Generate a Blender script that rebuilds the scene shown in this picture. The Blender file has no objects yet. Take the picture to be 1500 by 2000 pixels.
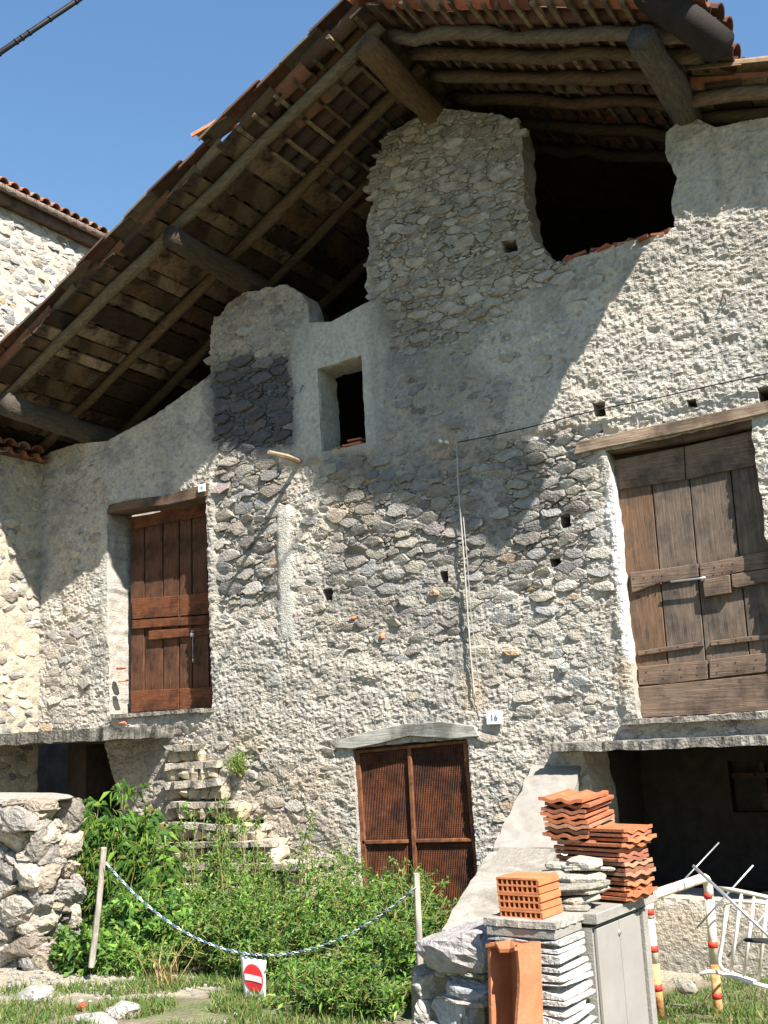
import bpy, math, random
import numpy as np
from mathutils import Vector, Matrix

random.seed(7); RNG = np.random.default_rng(7)
S = bpy.context.scene; COL = S.collection

# ------------------------------------------------------------------ camera
FPX = 2069.0; PITCH, YAW, ROLL = map(math.radians, (11.7, 31.2, 2.8))
FW = np.array([-math.sin(YAW)*math.cos(PITCH), math.cos(YAW)*math.cos(PITCH), math.sin(PITCH)])
RT = np.array([math.cos(YAW), math.sin(YAW), 0.0]); UP = np.cross(RT, FW)
CI = math.cos(ROLL)*RT - math.sin(ROLL)*UP; CJ = math.sin(ROLL)*RT + math.cos(ROLL)*UP
CAM = np.array([0.0, -8.5, 1.6])
cd = bpy.data.cameras.new('camera'); cam = bpy.data.objects.new('camera', cd); COL.objects.link(cam)
cd.sensor_fit = 'VERTICAL'; cd.sensor_height = 24.0; cd.lens = FPX/2000*24; cd.clip_start = .05; cd.clip_end = 500
cam.matrix_world = Matrix(((CI[0], CJ[0], -FW[0], CAM[0]), (CI[1], CJ[1], -FW[1], CAM[1]), (CI[2], CJ[2], -FW[2], CAM[2]), (0, 0, 0, 1)))
S.camera = cam

# ------------------------------------------------------------------ light
SUN = np.array([2.0, -1.0, 2.5]); SUN = SUN/np.linalg.norm(SUN)
sl = bpy.data.lights.new('sun', 'SUN'); sl.energy = 4.9; sl.angle = math.radians(.5); sl.color = (1, .935, .85)
so = bpy.data.objects.new('sun', sl); COL.objects.link(so)
so.rotation_euler = Vector(SUN).to_track_quat('Z', 'Y').to_euler(); so.location = (20, -10, 25)
w = bpy.data.worlds.new('World'); S.world = w; w.use_nodes = True
sky = w.node_tree.nodes.new('ShaderNodeTexSky'); sky.sky_type = 'NISHITA'; sky.sun_disc = False
sky.sun_elevation = math.asin(SUN[2]); sky.sun_rotation = math.atan2(SUN[0], SUN[1])
sky.air_density = 2.0; sky.dust_density = 0.0; sky.ozone_density = 6.0
bg = w.node_tree.nodes['Background']; bg.inputs['Strength'].default_value = .051
tint = w.node_tree.nodes.new('ShaderNodeVectorMath'); tint.operation = 'MULTIPLY'; tint.inputs[1].default_value = (.88, 1.03, 1.19)   # white balance of the camera
w.node_tree.links.new(sky.outputs[0], tint.inputs[0]); w.node_tree.links.new(tint.outputs[0], bg.inputs[0])
S.render.engine = 'CYCLES'
S.view_settings.view_transform = 'Standard'; S.view_settings.look = 'None'; S.view_settings.gamma = 1
S.view_settings.exposure = 1.5; S.view_settings.use_curve_mapping = False

# ------------------------------------------------------------------ photo rays -> real places
def ray(x, y): return FW + (x-750)/FPX*CI + (1000-y)/FPX*CJ
def P(x, y, Y=0.0): v = ray(x, y); return CAM + v*((Y-CAM[1])/v[1])
def PX(x, y, X): v = ray(x, y); return CAM + v*((X-CAM[0])/v[0])
def PZ(x, y, Z): v = ray(x, y); return CAM + v*((Z-CAM[2])/v[2])
def XZ(pts, Y=0.0): return [(P(x, y, Y)[0], P(x, y, Y)[2]) for x, y in pts]

# ------------------------------------------------------------------ noise
_LAT = RNG.random((256, 256)).astype(np.float32)
def vn(x, z, s, seed=0):
    x = np.asarray(x, float)/s + seed*17.3; z = np.asarray(z, float)/s + seed*9.7
    i = np.floor(x).astype(int); j = np.floor(z).astype(int); fx = x-i; fz = z-j
    fx = fx*fx*(3-2*fx); fz = fz*fz*(3-2*fz)
    a = _LAT[i % 256, j % 256]; b = _LAT[(i+1) % 256, j % 256]; c = _LAT[i % 256, (j+1) % 256]; d = _LAT[(i+1) % 256, (j+1) % 256]
    return (a*(1-fx)+b*fx)*(1-fz)+(c*(1-fx)+d*fx)*fz
def fbm(x, z, s, seed=0, o=3):
    r = 0; a = 1; t = 0
    for k in range(o): r = r+a*vn(x, z, s/2**k, seed+k*3); t += a; a *= .55
    return r/t

# ------------------------------------------------------------------ materials
def nodes_of(m): m.use_nodes = True; return m.node_tree.nodes, m.node_tree.links
def mat(name, col=(.5, .5, .5), rough=.9, attr=False, nscale=9., namp=.25, bscale=60., bump=.3, bdist=.01, metal=0, stretch=None, second=None, smask=3., plain2=False):
    """colour (or the mesh's own colour attribute) x noise mottling, second colour in patches, fine bump"""
    m = bpy.data.materials.new(name); N, L = nodes_of(m); b = N['Principled BSDF']
    b.inputs['Roughness'].default_value = rough; b.inputs['Metallic'].default_value = metal
    b.inputs['Specular IOR Level'].default_value = .25
    tc = N.new('ShaderNodeTexCoord'); mp = N.new('ShaderNodeMapping'); L.new(tc.outputs['Object'], mp.inputs[0])
    if stretch: mp.inputs['Scale'].default_value = stretch
    if attr: a = N.new('ShaderNodeAttribute'); a.attribute_name = 'Col'; c = a.outputs['Color']
    else: r = N.new('ShaderNodeRGB'); r.outputs[0].default_value = (*col, 1); c = r.outputs[0]
    if second:
        n2 = N.new('ShaderNodeTexNoise'); n2.inputs['Scale'].default_value = smask; n2.inputs['Detail'].default_value = 6; n2.inputs['Roughness'].default_value = .65
        L.new(tc.outputs['Object'] if plain2 else mp.outputs[0], n2.inputs[0]); rp = N.new('ShaderNodeValToRGB'); rp.color_ramp.elements[0].position = .45; rp.color_ramp.elements[1].position = .62
        L.new(n2.outputs[0], rp.inputs[0]); mx = N.new('ShaderNodeMix'); mx.data_type = 'RGBA'
        L.new(rp.outputs[0], mx.inputs[0]); L.new(c, mx.inputs[6]); mx.inputs[7].default_value = (*second, 1); c = mx.outputs[2]
    n = N.new('ShaderNodeTexNoise'); n.inputs['Scale'].default_value = nscale; n.inputs['Detail'].default_value = 8; n.inputs['Roughness'].default_value = .7
    L.new(mp.outputs[0], n.inputs[0]); mr = N.new('ShaderNodeMapRange'); mr.inputs[1].default_value = .3; mr.inputs[2].default_value = .7
    mr.inputs[3].default_value = 1-namp; mr.inputs[4].default_value = 1+namp; L.new(n.outputs[0], mr.inputs[0])
    mm = N.new('ShaderNodeVectorMath'); mm.operation = 'SCALE'; L.new(c, mm.inputs[0]); L.new(mr.outputs[0], mm.inputs['Scale']); L.new(mm.outputs[0], b.inputs['Base Color'])
    if bump:
        nb = N.new('ShaderNodeTexNoise'); nb.inputs['Scale'].default_value = bscale; nb.inputs['Detail'].default_value = 5
        L.new(mp.outputs[0], nb.inputs[0]); bp = N.new('ShaderNodeBump'); bp.inputs['Strength'].default_value = bump; bp.inputs['Distance'].default_value = bdist
        L.new(nb.outputs[0], bp.inputs['Height']); L.new(bp.outputs[0], b.inputs['Normal'])
    return m
def wood(name, col, dark, axis='Z', namp=.5, attr=False):
    st = {'X': (1.6, 26, 26), 'Y': (26, 1.6, 26), 'Z': (26, 26, 1.6)}[axis]
    m = mat(name, col, .85, attr, 2.6, namp, 4.5, .45, .008, stretch=st, second=dark, smask=3.2, plain2=True)
    N, L = m.node_tree.nodes, m.node_tree.links; b = N['Principled BSDF']; src = b.inputs['Base Color'].links[0].from_socket   # knots and dirt
    tc = N.new('ShaderNodeTexCoord'); vo = N.new('ShaderNodeTexVoronoi'); vo.inputs['Scale'].default_value = 4.5; L.new(tc.outputs['Object'], vo.inputs['Vector'])
    r = N.new('ShaderNodeValToRGB'); r.color_ramp.elements[0].position = .04; r.color_ramp.elements[0].color = (.35, .3, .28, 1); r.color_ramp.elements[1].position = .13; L.new(vo.outputs['Distance'], r.inputs[0])
    mx = N.new('ShaderNodeMix'); mx.data_type = 'RGBA'; mx.blend_type = 'MULTIPLY'; mx.inputs[0].default_value = 1; L.new(src, mx.inputs[6]); L.new(r.outputs[0], mx.inputs[7]); L.new(mx.outputs[2], b.inputs['Base Color'])
    return m
M = {}
M['wall'] = mat('lime_plaster', attr=True, nscale=26, namp=.26, bscale=70, bump=.9, bdist=.016)
M['stone'] = mat('rubble_stone', attr=True, nscale=22, namp=.30, bscale=55, bump=.9, bdist=.018, rough=.85)
M['dirt'] = mat('earth', attr=True, nscale=5, namp=.35, bscale=40, bump=.9, bdist=.03, rough=1)
M['grass'] = mat('grass_blades', attr=True, namp=.1, bump=0)
M['concrete'] = mat('old_concrete', (.30, .28, .245), .92, nscale=14, namp=.25, bscale=70, bump=.8, bdist=.01, second=(.19, .17, .14), smask=2.2)
M['slabd'] = mat('lichened_slab', (.15, .14, .12), .95, nscale=24, namp=.5, bscale=45, bump=1, bdist=.02, second=(.05, .048, .042), smask=9)
M['tread'] = mat('worn_step_stone', (.36, .325, .265), .95, nscale=16, namp=.3, bscale=45, bump=.9, bdist=.015, second=(.24, .21, .165), smask=5)
M['slab'] = mat('weathered_slab', (.24, .22, .19), .95, nscale=20, namp=.4, bscale=45, bump=1, bdist=.02, second=(.09, .085, .075), smask=6)
M['cap'] = mat('coping_concrete', (.255, .24, .215), .9, nscale=9, namp=.16, bscale=120, bump=.5, bdist=.008, second=(.25, .23, .20), smask=1.6)
M['logwood'] = mat('old_log', attr=True, nscale=5, namp=.5, bscale=30, bump=1, bdist=.02)
M['logwoodx'] = mat('old_log_grain', attr=True, nscale=5, namp=.5, bscale=9, bump=.6, bdist=.02, stretch=(1.6, 8, 8))
M['logwoody'] = mat('old_beam_grain', attr=True, nscale=5, namp=.5, bscale=9, bump=.6, bdist=.02, stretch=(8, 1.6, 8))
M['board'] = mat('old_boards', attr=True, nscale=7, namp=.5, bscale=28, bump=.9, bdist=.012, second=(.03, .02, .012), smask=3.2)
M['doorA'] = wood('door_wood_reddish', (.10, .045, .024), (.036, .019, .012))
M['inner'] = mat('inner_board_wood', (.06, .028, .02), 1, second=(.025, .014, .011), smask=4)
M['doorAx'] = wood('door_ledge_reddish', (.14, .05, .021), (.05, .02, .011), 'X')
M['doorB'] = wood('door_wood_weathered', (.135, .10, .075), (.07, .056, .047), 'Z')
M['doorBx'] = wood('door_ledge_weathered', (.165, .115, .082), (.075, .052, .04), 'X')
M['doorBo'] = wood('door_wood_orange', (.145, .085, .050), (.085, .06, .045), 'Z')
M['lintel'] = wood('lintel_wood', (.26, .19, .135), (.12, .085, .06), 'X')
M['lintelD'] = wood('lintel_wood_dark', (.13, .085, .055), (.06, .04, .03), 'X')
M['lintelG'] = wood('lintel_wood_grey', (.34, .33, .29), (.14, .14, .12), 'X')
M['tile'] = mat('roof_terracotta', attr=True, nscale=12, namp=.3, bscale=60, bump=.4, bdist=.006)
M['terra'] = mat('terracotta', (.40, .145, .065), .8, nscale=10, namp=.22, bscale=70, bump=.4, bdist=.006, second=(.40, .15, .08), smask=4)
M['brick'] = mat('hollow_brick_clay', (.46, .165, .07), .9, nscale=9, namp=.28, bscale=120, bump=.4, bdist=.003)
M['rust'] = mat('rusty_iron', (.13, .052, .027), .9, nscale=16, namp=.5, bscale=90, bump=.5, bdist=.003, second=(.22, .09, .035), smask=7)
M['rustmesh'] = mat('rusty_wire', (.17, .06, .028), .9, nscale=9, namp=.6, bump=0, second=(.07, .035, .025), smask=4)
M['cable'] = mat('black_cable', (.016, .018, .02), .55, bump=0)
M['conduit'] = mat('grey_conduit', (.34, .33, .30), .6, bump=0)
M['plate'] = mat('white_enamel', (.72, .74, .74), .4, namp=.06, bump=0)
M['ink'] = mat('grey_lettering', (.12, .14, .19), .6, bump=0)
M['white'] = mat('white_paint', (.72, .70, .66), .5, nscale=12, namp=.12, bump=.2, bscale=30, second=(.55, .47, .36), smask=5)
M['cream'] = mat('cream_paint', (.74, .66, .50), .45, nscale=12, namp=.14, bump=.2, bscale=30, second=(.68, .62, .50), smask=5)
M['peel'] = mat('peeled_rusty_paint', (.55, .33, .14), .75, nscale=22, namp=.35, bump=.4, bscale=60, second=(.30, .11, .035), smask=9)
M['red'] = mat('red_paint', (.58, .045, .03), .5, namp=.15, bump=0)
M['redlite'] = mat('red_print', (.62, .03, .035), .5, namp=.05, bump=0)
M['galv'] = mat('galvanised_rod', (.50, .51, .53), .38, metal=.7, namp=.15, bump=0)
M['pvc'] = mat('white_plastic_sheet', (.66, .62, .60), .5, namp=.04, bump=0)
M['chain'] = mat('plastic_chain_white', (.50, .54, .57), .4, namp=.05, bump=0)
M['chainb'] = mat('plastic_chain_blue', (.10, .15, .24), .4, namp=.05, bump=0)
M['postw'] = wood('grey_post_wood', (.36, .32, .27), (.25, .22, .19))
M['gutter'] = mat('dark_gutter', (.020, .015, .013), .85, nscale=8, namp=.4, bump=.2)
M['gutterg'] = mat('grey_gutter', (.16, .14, .12), .6, bump=0)
M['panel'] = mat('grey_fibre_panel', (.25, .235, .215), .85, nscale=5, namp=.1, bscale=120, bump=.2, bdist=.003)
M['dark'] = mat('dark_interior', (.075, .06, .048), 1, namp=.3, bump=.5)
M['glass'] = mat('dark_glass', (.015, .015, .015), .15, bump=0)
M['stick'] = wood('stick_wood', (.33, .24, .15), (.2, .14, .09), 'Y')
M['stem'] = mat('plant_stem', (.20, .20, .07), .8, bump=0)
def leafmat():
    m = bpy.data.materials.new('leaf'); N, L = nodes_of(m); b = N['Principled BSDF']; b.inputs['Roughness'].default_value = .5
    b.inputs['Specular IOR Level'].default_value = .3
    a = N.new('ShaderNodeAttribute'); a.attribute_name = 'Col'; L.new(a.outputs[0], b.inputs[0])
    t = N.new('ShaderNodeBsdfTranslucent'); L.new(a.outputs[0], t.inputs[0]); x = N.new('ShaderNodeMixShader'); x.inputs[0].default_value = .35
    L.new(b.outputs[0], x.inputs[1]); L.new(t.outputs[0], x.inputs[2]); L.new(x.outputs[0], N['Material Output'].inputs[0]); return m
M['leaf'] = leafmat()

# ------------------------------------------------------------------ object helpers
def empty(name, loc=(0, 0, 0), parent=None):
    o = bpy.data.objects.new(name, None); COL.objects.link(o); o.location = loc; o.empty_display_size = .1
    if parent: o.parent = parent
    return o
def tag(o, label=None, cat=None, group=None, kind=None):
    if label: o['label'] = label
    if cat: o['category'] = cat
    if group: o['group'] = group
    if kind: o['kind'] = kind
    return o
def world_loc(o):
    v = np.zeros(3)
    while o: v += np.array(o.location); o = o.parent
    return v
def mobj(name, verts, faces, m, parent=None, col=None, smooth=False, origin=None):
    """one mesh object; verts in world space"""
    verts = np.asarray(verts, float); off = world_loc(parent) if parent else np.zeros(3)
    if origin is None: origin = verts.mean(0) if parent is None else off
    me = bpy.data.meshes.new(name); me.from_pydata((verts-origin).tolist(), [], faces if isinstance(faces, list) else faces.tolist())
    me.materials.append(m)
    if col is not None:
        a = me.color_attributes.new('Col', 'FLOAT_COLOR', 'POINT'); c = np.ones((len(verts), 4), np.float32); c[:, :3] = col; a.data.foreach_set('color', c.ravel())
    if smooth: me.polygons.foreach_set('use_smooth', [True]*len(me.polygons))
    me.update(); o = bpy.data.objects.new(name, me); COL.objects.link(o); o.location = np.array(origin)-off
    if parent: o.parent = parent
    return o
class MB:
    def __init__(s): s.v = []; s.f = []; s.c = []
    def add(s, v, f, c=(.5, .5, .5)):
        n = len(s.v); s.v += [tuple(p) for p in v]; s.f += [tuple(i+n for i in q) for q in f]; s.c += [tuple(c)]*len(v)
    def box(s, lo, hi, c=(.5, .5, .5), rot=None, jit=0, ctr=None):
        v = np.array([(x, y, z) for x in (lo[0], hi[0]) for y in (lo[1], hi[1]) for z in (lo[2], hi[2])], float)
        if jit: v += RNG.uniform(-jit, jit, v.shape)
        if rot is not None: k = v.mean(0) if ctr is None else np.array(ctr); v = (v-k) @ np.array(rot).T + k
        s.add(v, [(0, 1, 3, 2), (4, 6, 7, 5), (0, 4, 5, 1), (2, 3, 7, 6), (0, 2, 6, 4), (1, 5, 7, 3)], c)
    def tube(s, pts, r, seg=8, c=(.5, .5, .5), cap=True):
        pts = [np.array(p, float) for p in pts]; R = r if hasattr(r, '__len__') else [r]*len(pts); v = []; f = []
        for k, p in enumerate(pts):
            t = pts[min(k+1, len(pts)-1)]-pts[max(k-1, 0)]; t /= np.linalg.norm(t)+1e-9
            if k == 0: a = np.cross(t, (0, 0, 1) if abs(t[2]) < .9 else (1, 0, 0)); a /= np.linalg.norm(a)
            else: a = a-t*(a@t); a /= np.linalg.norm(a)+1e-9
            b = np.cross(t, a)
            for q in range(seg): g = 2*math.pi*q/seg; v.append(p+R[k]*(math.cos(g)*a+math.sin(g)*b))
        for k in range(len(pts)-1):
            for q in range(seg): f.append((k*seg+q, k*seg+(q+1) % seg, (k+1)*seg+(q+1) % seg, (k+1)*seg+q))
        if cap: f.append(tuple(range(seg))[::-1]); f.append(tuple((len(pts)-1)*seg+q for q in range(seg)))
        s.add(v, f, c)
    def obj(s, name, m, parent=None, smooth=False, origin=None): return mobj(name, s.v, s.f, m, parent, np.array(s.c), smooth, origin)
def rotz(a): c, s = math.cos(a), math.sin(a); return np.array([[c, -s, 0], [s, c, 0], [0, 0, 1]])
def rotx(a): c, s = math.cos(a), math.sin(a); return np.array([[1, 0, 0], [0, c, -s], [0, s, c]])
def roty(a): c, s = math.cos(a), math.sin(a); return np.array([[c, 0, s], [0, 1, 0], [-s, 0, c]])
def bevel(o, wd=.004, seg=1): b = o.modifiers.new('bevel', 'BEVEL'); b.width = wd; b.segments = seg; b.limit_method = 'ANGLE'; return o
def lumpy(c, size, seed, sub=2, rough=.22, flat=False, rot=None):
    """irregular rock: subdivided box pushed to a rounded, faceted form"""
    n = 2**sub+1; g = np.linspace(-1, 1, n); V = {}; vs = []; fs = []
    def vid(p):
        k = tuple(np.round(p, 4))
        if k not in V: V[k] = len(vs); vs.append(p)
        return V[k]
    for ax in range(3):
        for sg in (-1, 1):
            for i in range(n-1):
                for j in range(n-1):
                    q = []
                    for di, dj in ((0, 0), (1, 0), (1, 1), (0, 1)):
                        p = [0, 0, 0]; p[ax] = sg; p[(ax+1) % 3] = g[i+di]; p[(ax+2) % 3] = g[j+dj]; q.append(vid(tuple(p)))
                    fs.append(tuple(q) if sg > 0 else tuple(q[::-1]))
    v = np.array(vs, float); L = np.linalg.norm(v, axis=1, keepdims=True); v = v*(1-.62)+v/L*1.12*.62
    rg = np.random.default_rng(abs(int(seed)))
    for k in range(5):
        d = rg.normal(size=3); d /= np.linalg.norm(d); h = rg.uniform(.62, .9); e = v@d-h; v -= np.outer(np.clip(e, 0, None), d)
    v += rg.normal(size=v.shape)*rough*.22; sh = rg.normal(size=(3,))*.15; v[:, 0] += v[:, 2]*sh[0]; v[:, 2] += v[:, 0]*sh[2]*.6
    v *= np.array(size)/2
    if rot is not None: v = v @ np.array(rot).T
    return v+np.array(c), fs

# ------------------------------------------------------------------ plane geometry helpers
def pip(x, z, poly):
    x = np.asarray(x); z = np.asarray(z); r = np.zeros(x.shape, bool); n = len(poly)
    for i in range(n):
        x1, z1 = poly[i]; x2, z2 = poly[(i+1) % n]
        if z1 == z2: continue
        r ^= ((z1 > z) != (z2 > z)) & (x < (x2-x1)*(z-z1)/(z2-z1)+x1)
    return r
def roughen(poly, amp, step=.05, seed=1, closed=True):
    out = []; n = len(poly); rg = random.Random(seed)
    for i in range(n if closed else n-1):
        a = np.array(poly[i]); b = np.array(poly[(i+1) % n]); d = b-a; L = np.linalg.norm(d); k = max(1, int(L/step)); nn = np.array([-d[1], d[0]])/max(L, 1e-6)
        off = 0
        for j in range(k):
            t = (j+(rg.uniform(-.3, .3) if j else 0))/k
            out.append(tuple(a+d*t+nn*(rg.uniform(-amp, amp) if j else 0)))
    return out
def blur(a, r, it=2):
    for _ in range(it):
        for ax in (0, 1):
            c = np.cumsum(np.pad(a, [(r+1, r) if k == ax else (0, 0) for k in (0, 1)], mode='edge'), axis=ax)
            n = a.shape[ax]; hi = np.take(c, range(2*r+1, 2*r+1+n), axis=ax); lo = np.take(c, range(0, n), axis=ax); a = (hi-lo)/(2*r+1)
    return a

def scatter_seeds(x0, x1, z0, z1, rfun, tries, ax=1.8, seed=1):
    """dart throwing in a space squashed along x; returns x, z, r"""
    rg = np.random.default_rng(seed); cs = .16; H = {}; out = []
    X = rg.uniform(x0, x1, tries); Z = rg.uniform(z0, z1, tries); U = rg.random(tries); R = rfun(X, Z, U)
    order = np.argsort(-R+rg.random(tries)*.035)
    for k in order:
        x, z, r = X[k]/ax, Z[k], R[k]; i, j = int(x//cs), int(z//cs); ok = True
        for a in (-1, 0, 1):
            for b in (-1, 0, 1):
                for (q, w_, rr) in H.get((i+a, j+b), ()):
                    if (q-x)**2+(w_-z)**2 < ((r+rr)*.92)**2: ok = False; break
                if not ok: break
            if not ok: break
        if ok: H.setdefault((i, j), []).append((x, z, r)); out.append((X[k], Z[k], R[k]))
    return np.array(out)
def cells(seeds, ax=1.8, gap=.006):
    cs = .3; H = {}
    for k, (x, z, r) in enumerate(seeds): H.setdefault((int(x/ax//cs), int(z//cs)), []).append(k)
    res = []
    for k, (x, z, r) in enumerate(seeds):
        x /= ax; i, j = int(x//cs), int(z//cs)
        L = max(.05, r*2.1); poly = [(x-L, z-L), (x+L, z-L), (x+L, z+L), (x-L, z+L)]
        nb = [q for a in (-1, 0, 1) for b in (-1, 0, 1) for q in H.get((i+a, j+b), ()) if q != k]
        nb.sort(key=lambda q: (seeds[q][0]/ax-x)**2+(seeds[q][1]-z)**2)
        for q in nb[:16]:
            dx = seeds[q][0]/ax-x; dz = seeds[q][1]-z; d = math.hypot(dx, dz); nx, nz = dx/d, dz/d; lim = d*r/(r+seeds[q][2])-gap/2
            new = []; n = len(poly)
            for e in range(n):
                a = poly[e]; b = poly[(e+1) % n]; da = (a[0]-x)*nx+(a[1]-z)*nz-lim; db = (b[0]-x)*nx+(b[1]-z)*nz-lim
                if da <= 0: new.append(a)
                if da*db < 0: t = da/(da-db); new.append((a[0]+(b[0]-a[0])*t, a[1]+(b[1]-a[1])*t))
            poly = new
            if len(poly) < 3: break
        res.append([(p[0]*ax, p[1]) for p in poly] if len(poly) >= 3 else None)
    return res
def stone_mesh(poly, s, depth, dome, rg):
    """stone with an irregular outline, rounded shoulders and a tilted, faceted face; local (u, out, z)"""
    p = []; n = len(poly); c = np.mean(np.array(poly), 0)
    for i in range(n):
        a = np.array(poly[i]); b = np.array(poly[(i+1) % n]); L = np.linalg.norm(b-a)
        if L < .012 and n > 4: p.append((a+b)/2); continue
        if rg.random() < .45: p.append(a*.9+b*.1)
        if L > .03: p.append(a+(b-a)*rg.uniform(.35, .65)+rg.normal(size=2)*.12*L)
        if rg.random() < .6: p.append(a*.06+b*.94)
    if len(p) < 3: p = list(np.array(poly))
    p = np.array(p)
    if len(p) > 16: p = p[::2]
    m = len(p); sz = np.linalg.norm(p-c, axis=1).mean(); tilt = rg.normal(size=2)*np.array([.11, .18]); out = []
    cl = dome*sz/.05
    for sc, h in ((1.0, -depth), (1.0, -.1*cl), (.90, .75*cl), (.5, cl)):
        q = c+(p-c)*sc+rg.normal(size=p.shape)*.05*sz*(1 if sc < 1 else .2); hh = s+h+((q-c)@tilt if h > -depth else 0)+rg.normal(size=m)*(.10*cl if sc < 1 else 0)
        out.append(np.column_stack([q[:, 0], hh, q[:, 1]]))
    v = np.vstack(out+[[[c[0], s+cl*1.02, c[1]]]]); f = []
    for k in range(3):
        for i in range(m): f.append((k*m+i, k*m+(i+1) % m, (k+1)*m+(i+1) % m, (k+1)*m+i))
    for i in range(m): f.append((3*m+i, 3*m+(i+1) % m, 4*m))
    return v, f

# ------------------------------------------------------------------ ground
def gz(x, y):
    t = np.clip((np.asarray(y, float)+3.2)/2.6, 0, 1); return -.3*t*t*(3-2*t)
def ground():
    xs = np.concatenate([np.linspace(-150, -11, 20), np.linspace(-10.5, 3, 190), np.linspace(3.5, 150, 20)]); ys = np.concatenate([np.linspace(-150, -9, 20), np.linspace(-8.7, .6, 150), np.linspace(1, 200, 20)])
    X, Y = np.meshgrid(xs, ys, indexing='ij'); Z = gz(X, Y)+(fbm(X, Y, .5, 3)-.5)*.05*((X > -11) & (X < 3.5)); V = np.column_stack([X.ravel(), Y.ravel(), Z.ravel()])
    n, m = X.shape; I = np.arange(n*m).reshape(n, m); F = np.stack([I[:-1, :-1], I[1:, :-1], I[1:, 1:], I[:-1, 1:]], -1).reshape(-1, 4)
    t = fbm(X, Y, .45, 11).ravel()[:, None]; pale = np.array([.27, .24, .185]); brown = np.array([.16, .125, .08]); green = np.array([.075, .11, .03])
    path = np.clip((-X.ravel()-5.1-(Y.ravel()+2.9)*-1.0)*2+.5, 0, 1)[:, None]*(X.ravel() > -10)[:, None]*(Y.ravel() > -7)[:, None]; far = np.clip((np.hypot(X.ravel()+4, Y.ravel()+3)-6)/5, 0, 1)[:, None]
    c = brown*(1-t)+pale*t; c = c*(1-path)+pale*1.15*path
    g = np.clip((vn(X, Y, .3, 5).ravel()[:, None]-.35)*2.5, 0, 1)*(1-path)*.75; c = c*(1-g)+green*g
    c = c*(1-far)+np.array([.075, .085, .045])*far
    mobj('ground', V, F, M['dirt'], None, c, True, (0, 0, 0))['kind'] = 'structure'
ground()

# ------------------------------------------------------------------ the farmhouse
HOUSE = tag(empty('stone_farmhouse', (-5, 0, -.3)), 'old rubble stone farmhouse with sagging gable roof and two board doors', 'house')

GX0, GX1, GZ0, GZ1, ST = -9.97, .6, -.62, 8.0, .0118
nx = int((GX1-GX0)/ST); nz = int((GZ1-GZ0)/ST)
gx = np.linspace(GX0, GX1, nx); gzz = np.linspace(GZ0, GZ1, nz); GX, GZ = np.meshgrid(gx, gzz, indexing='ij')
outline = [(-10.05, -.7)] + XZ([(75, 900), (100, 884), (150, 868), (210, 862), (300, 815), (350, 780), (410, 735)]) + roughen(XZ([(412, 640), (440, 600), (475, 572), (560, 556), (590, 575), (607, 625)]), .02, .07, 3, False) + \
    XZ([(607, 632), (650, 630), (722, 590)]) + roughen(XZ([(722, 590), (712, 560), (722, 500), (716, 450), (728, 400), (722, 350), (740, 300), (738, 280)]), .025, .07, 4, False) + \
    XZ([(745, 270), (800, 235), (850, 212), (900, 215), (980, 225), (1008, 236)]) + roughen(XZ([(1012, 240), (1022, 330), (1024, 400), (1044, 470), (1080, 512)]), .02, .07, 5, False) + \
    XZ([(1082, 514), (1150, 497), (1200, 478), (1260, 465), (1320, 455)]) + roughen(XZ([(1322, 455), (1312, 400), (1325, 350), (1300, 300), (1302, 262), (1330, 235)]), .015, .06, 6, False) + \
    XZ([(1350, 228), (1400, 252), (1450, 240), (1500, 232)]) + [(.7, 5.6), (.7, -.7)]
dL = XZ([(212, 995), (300, 975), (404, 950), (416, 1384), (300, 1395), (214, 1394)])
HOLES = {
 'doorL': roughen(dL, .006, .06, 11),
 'doorR': XZ([(1184, 880), (1330, 848), (1466, 818)])+roughen(XZ([(1468, 818), (1476, 900), (1484, 960), (1500, 1060), (1520, 1100)]), .015, .06, 12, False)+XZ([(1535, 1200), (1545, 1384), (1400, 1396), (1247, 1405), (1238, 1330), (1222, 1200), (1208, 1050), (1196, 930)]),
 'win': roughen(XZ([(622, 722), (708, 695), (718, 866), (632, 884)]), .006, .05, 13),
 'grate': XZ([(690, 1462), (800, 1450), (914, 1443), (935, 1720), (945, 1850), (712, 1850)]),
 'porch': XZ([(1138, 1462), (1300, 1452), (1545, 1436)])+[(-1.60, .2)]+XZ([(1480, 1764), (1290, 1752), (1180, 1765), (1162, 1560)]),
 'arch': XZ([(-40, 1440), (200, 1437), (235, 1560), (240, 1700), (225, 1800), (-40, 1800)]),
}
for k, (x, y, a, b) in enumerate([(640, 1161, 11, 13), (1083, 1098, 12, 10), (1103, 1016, 12, 15), (503, 1613, 14, 14), (994, 480, 16, 13), (868, 1126, 9, 12), (1172, 800, 14, 16), (1492, 772, 12, 18), (1352, 788, 11, 9), (1172, 838, 7, 9)]):
    HOLES['h%d' % k] = roughen(XZ([(x-a, y-b*.7), (x+a*.8, y-b), (x+a, y+b*.8), (x-a*.7, y+b)]), .006, .03, 20+k)

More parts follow.
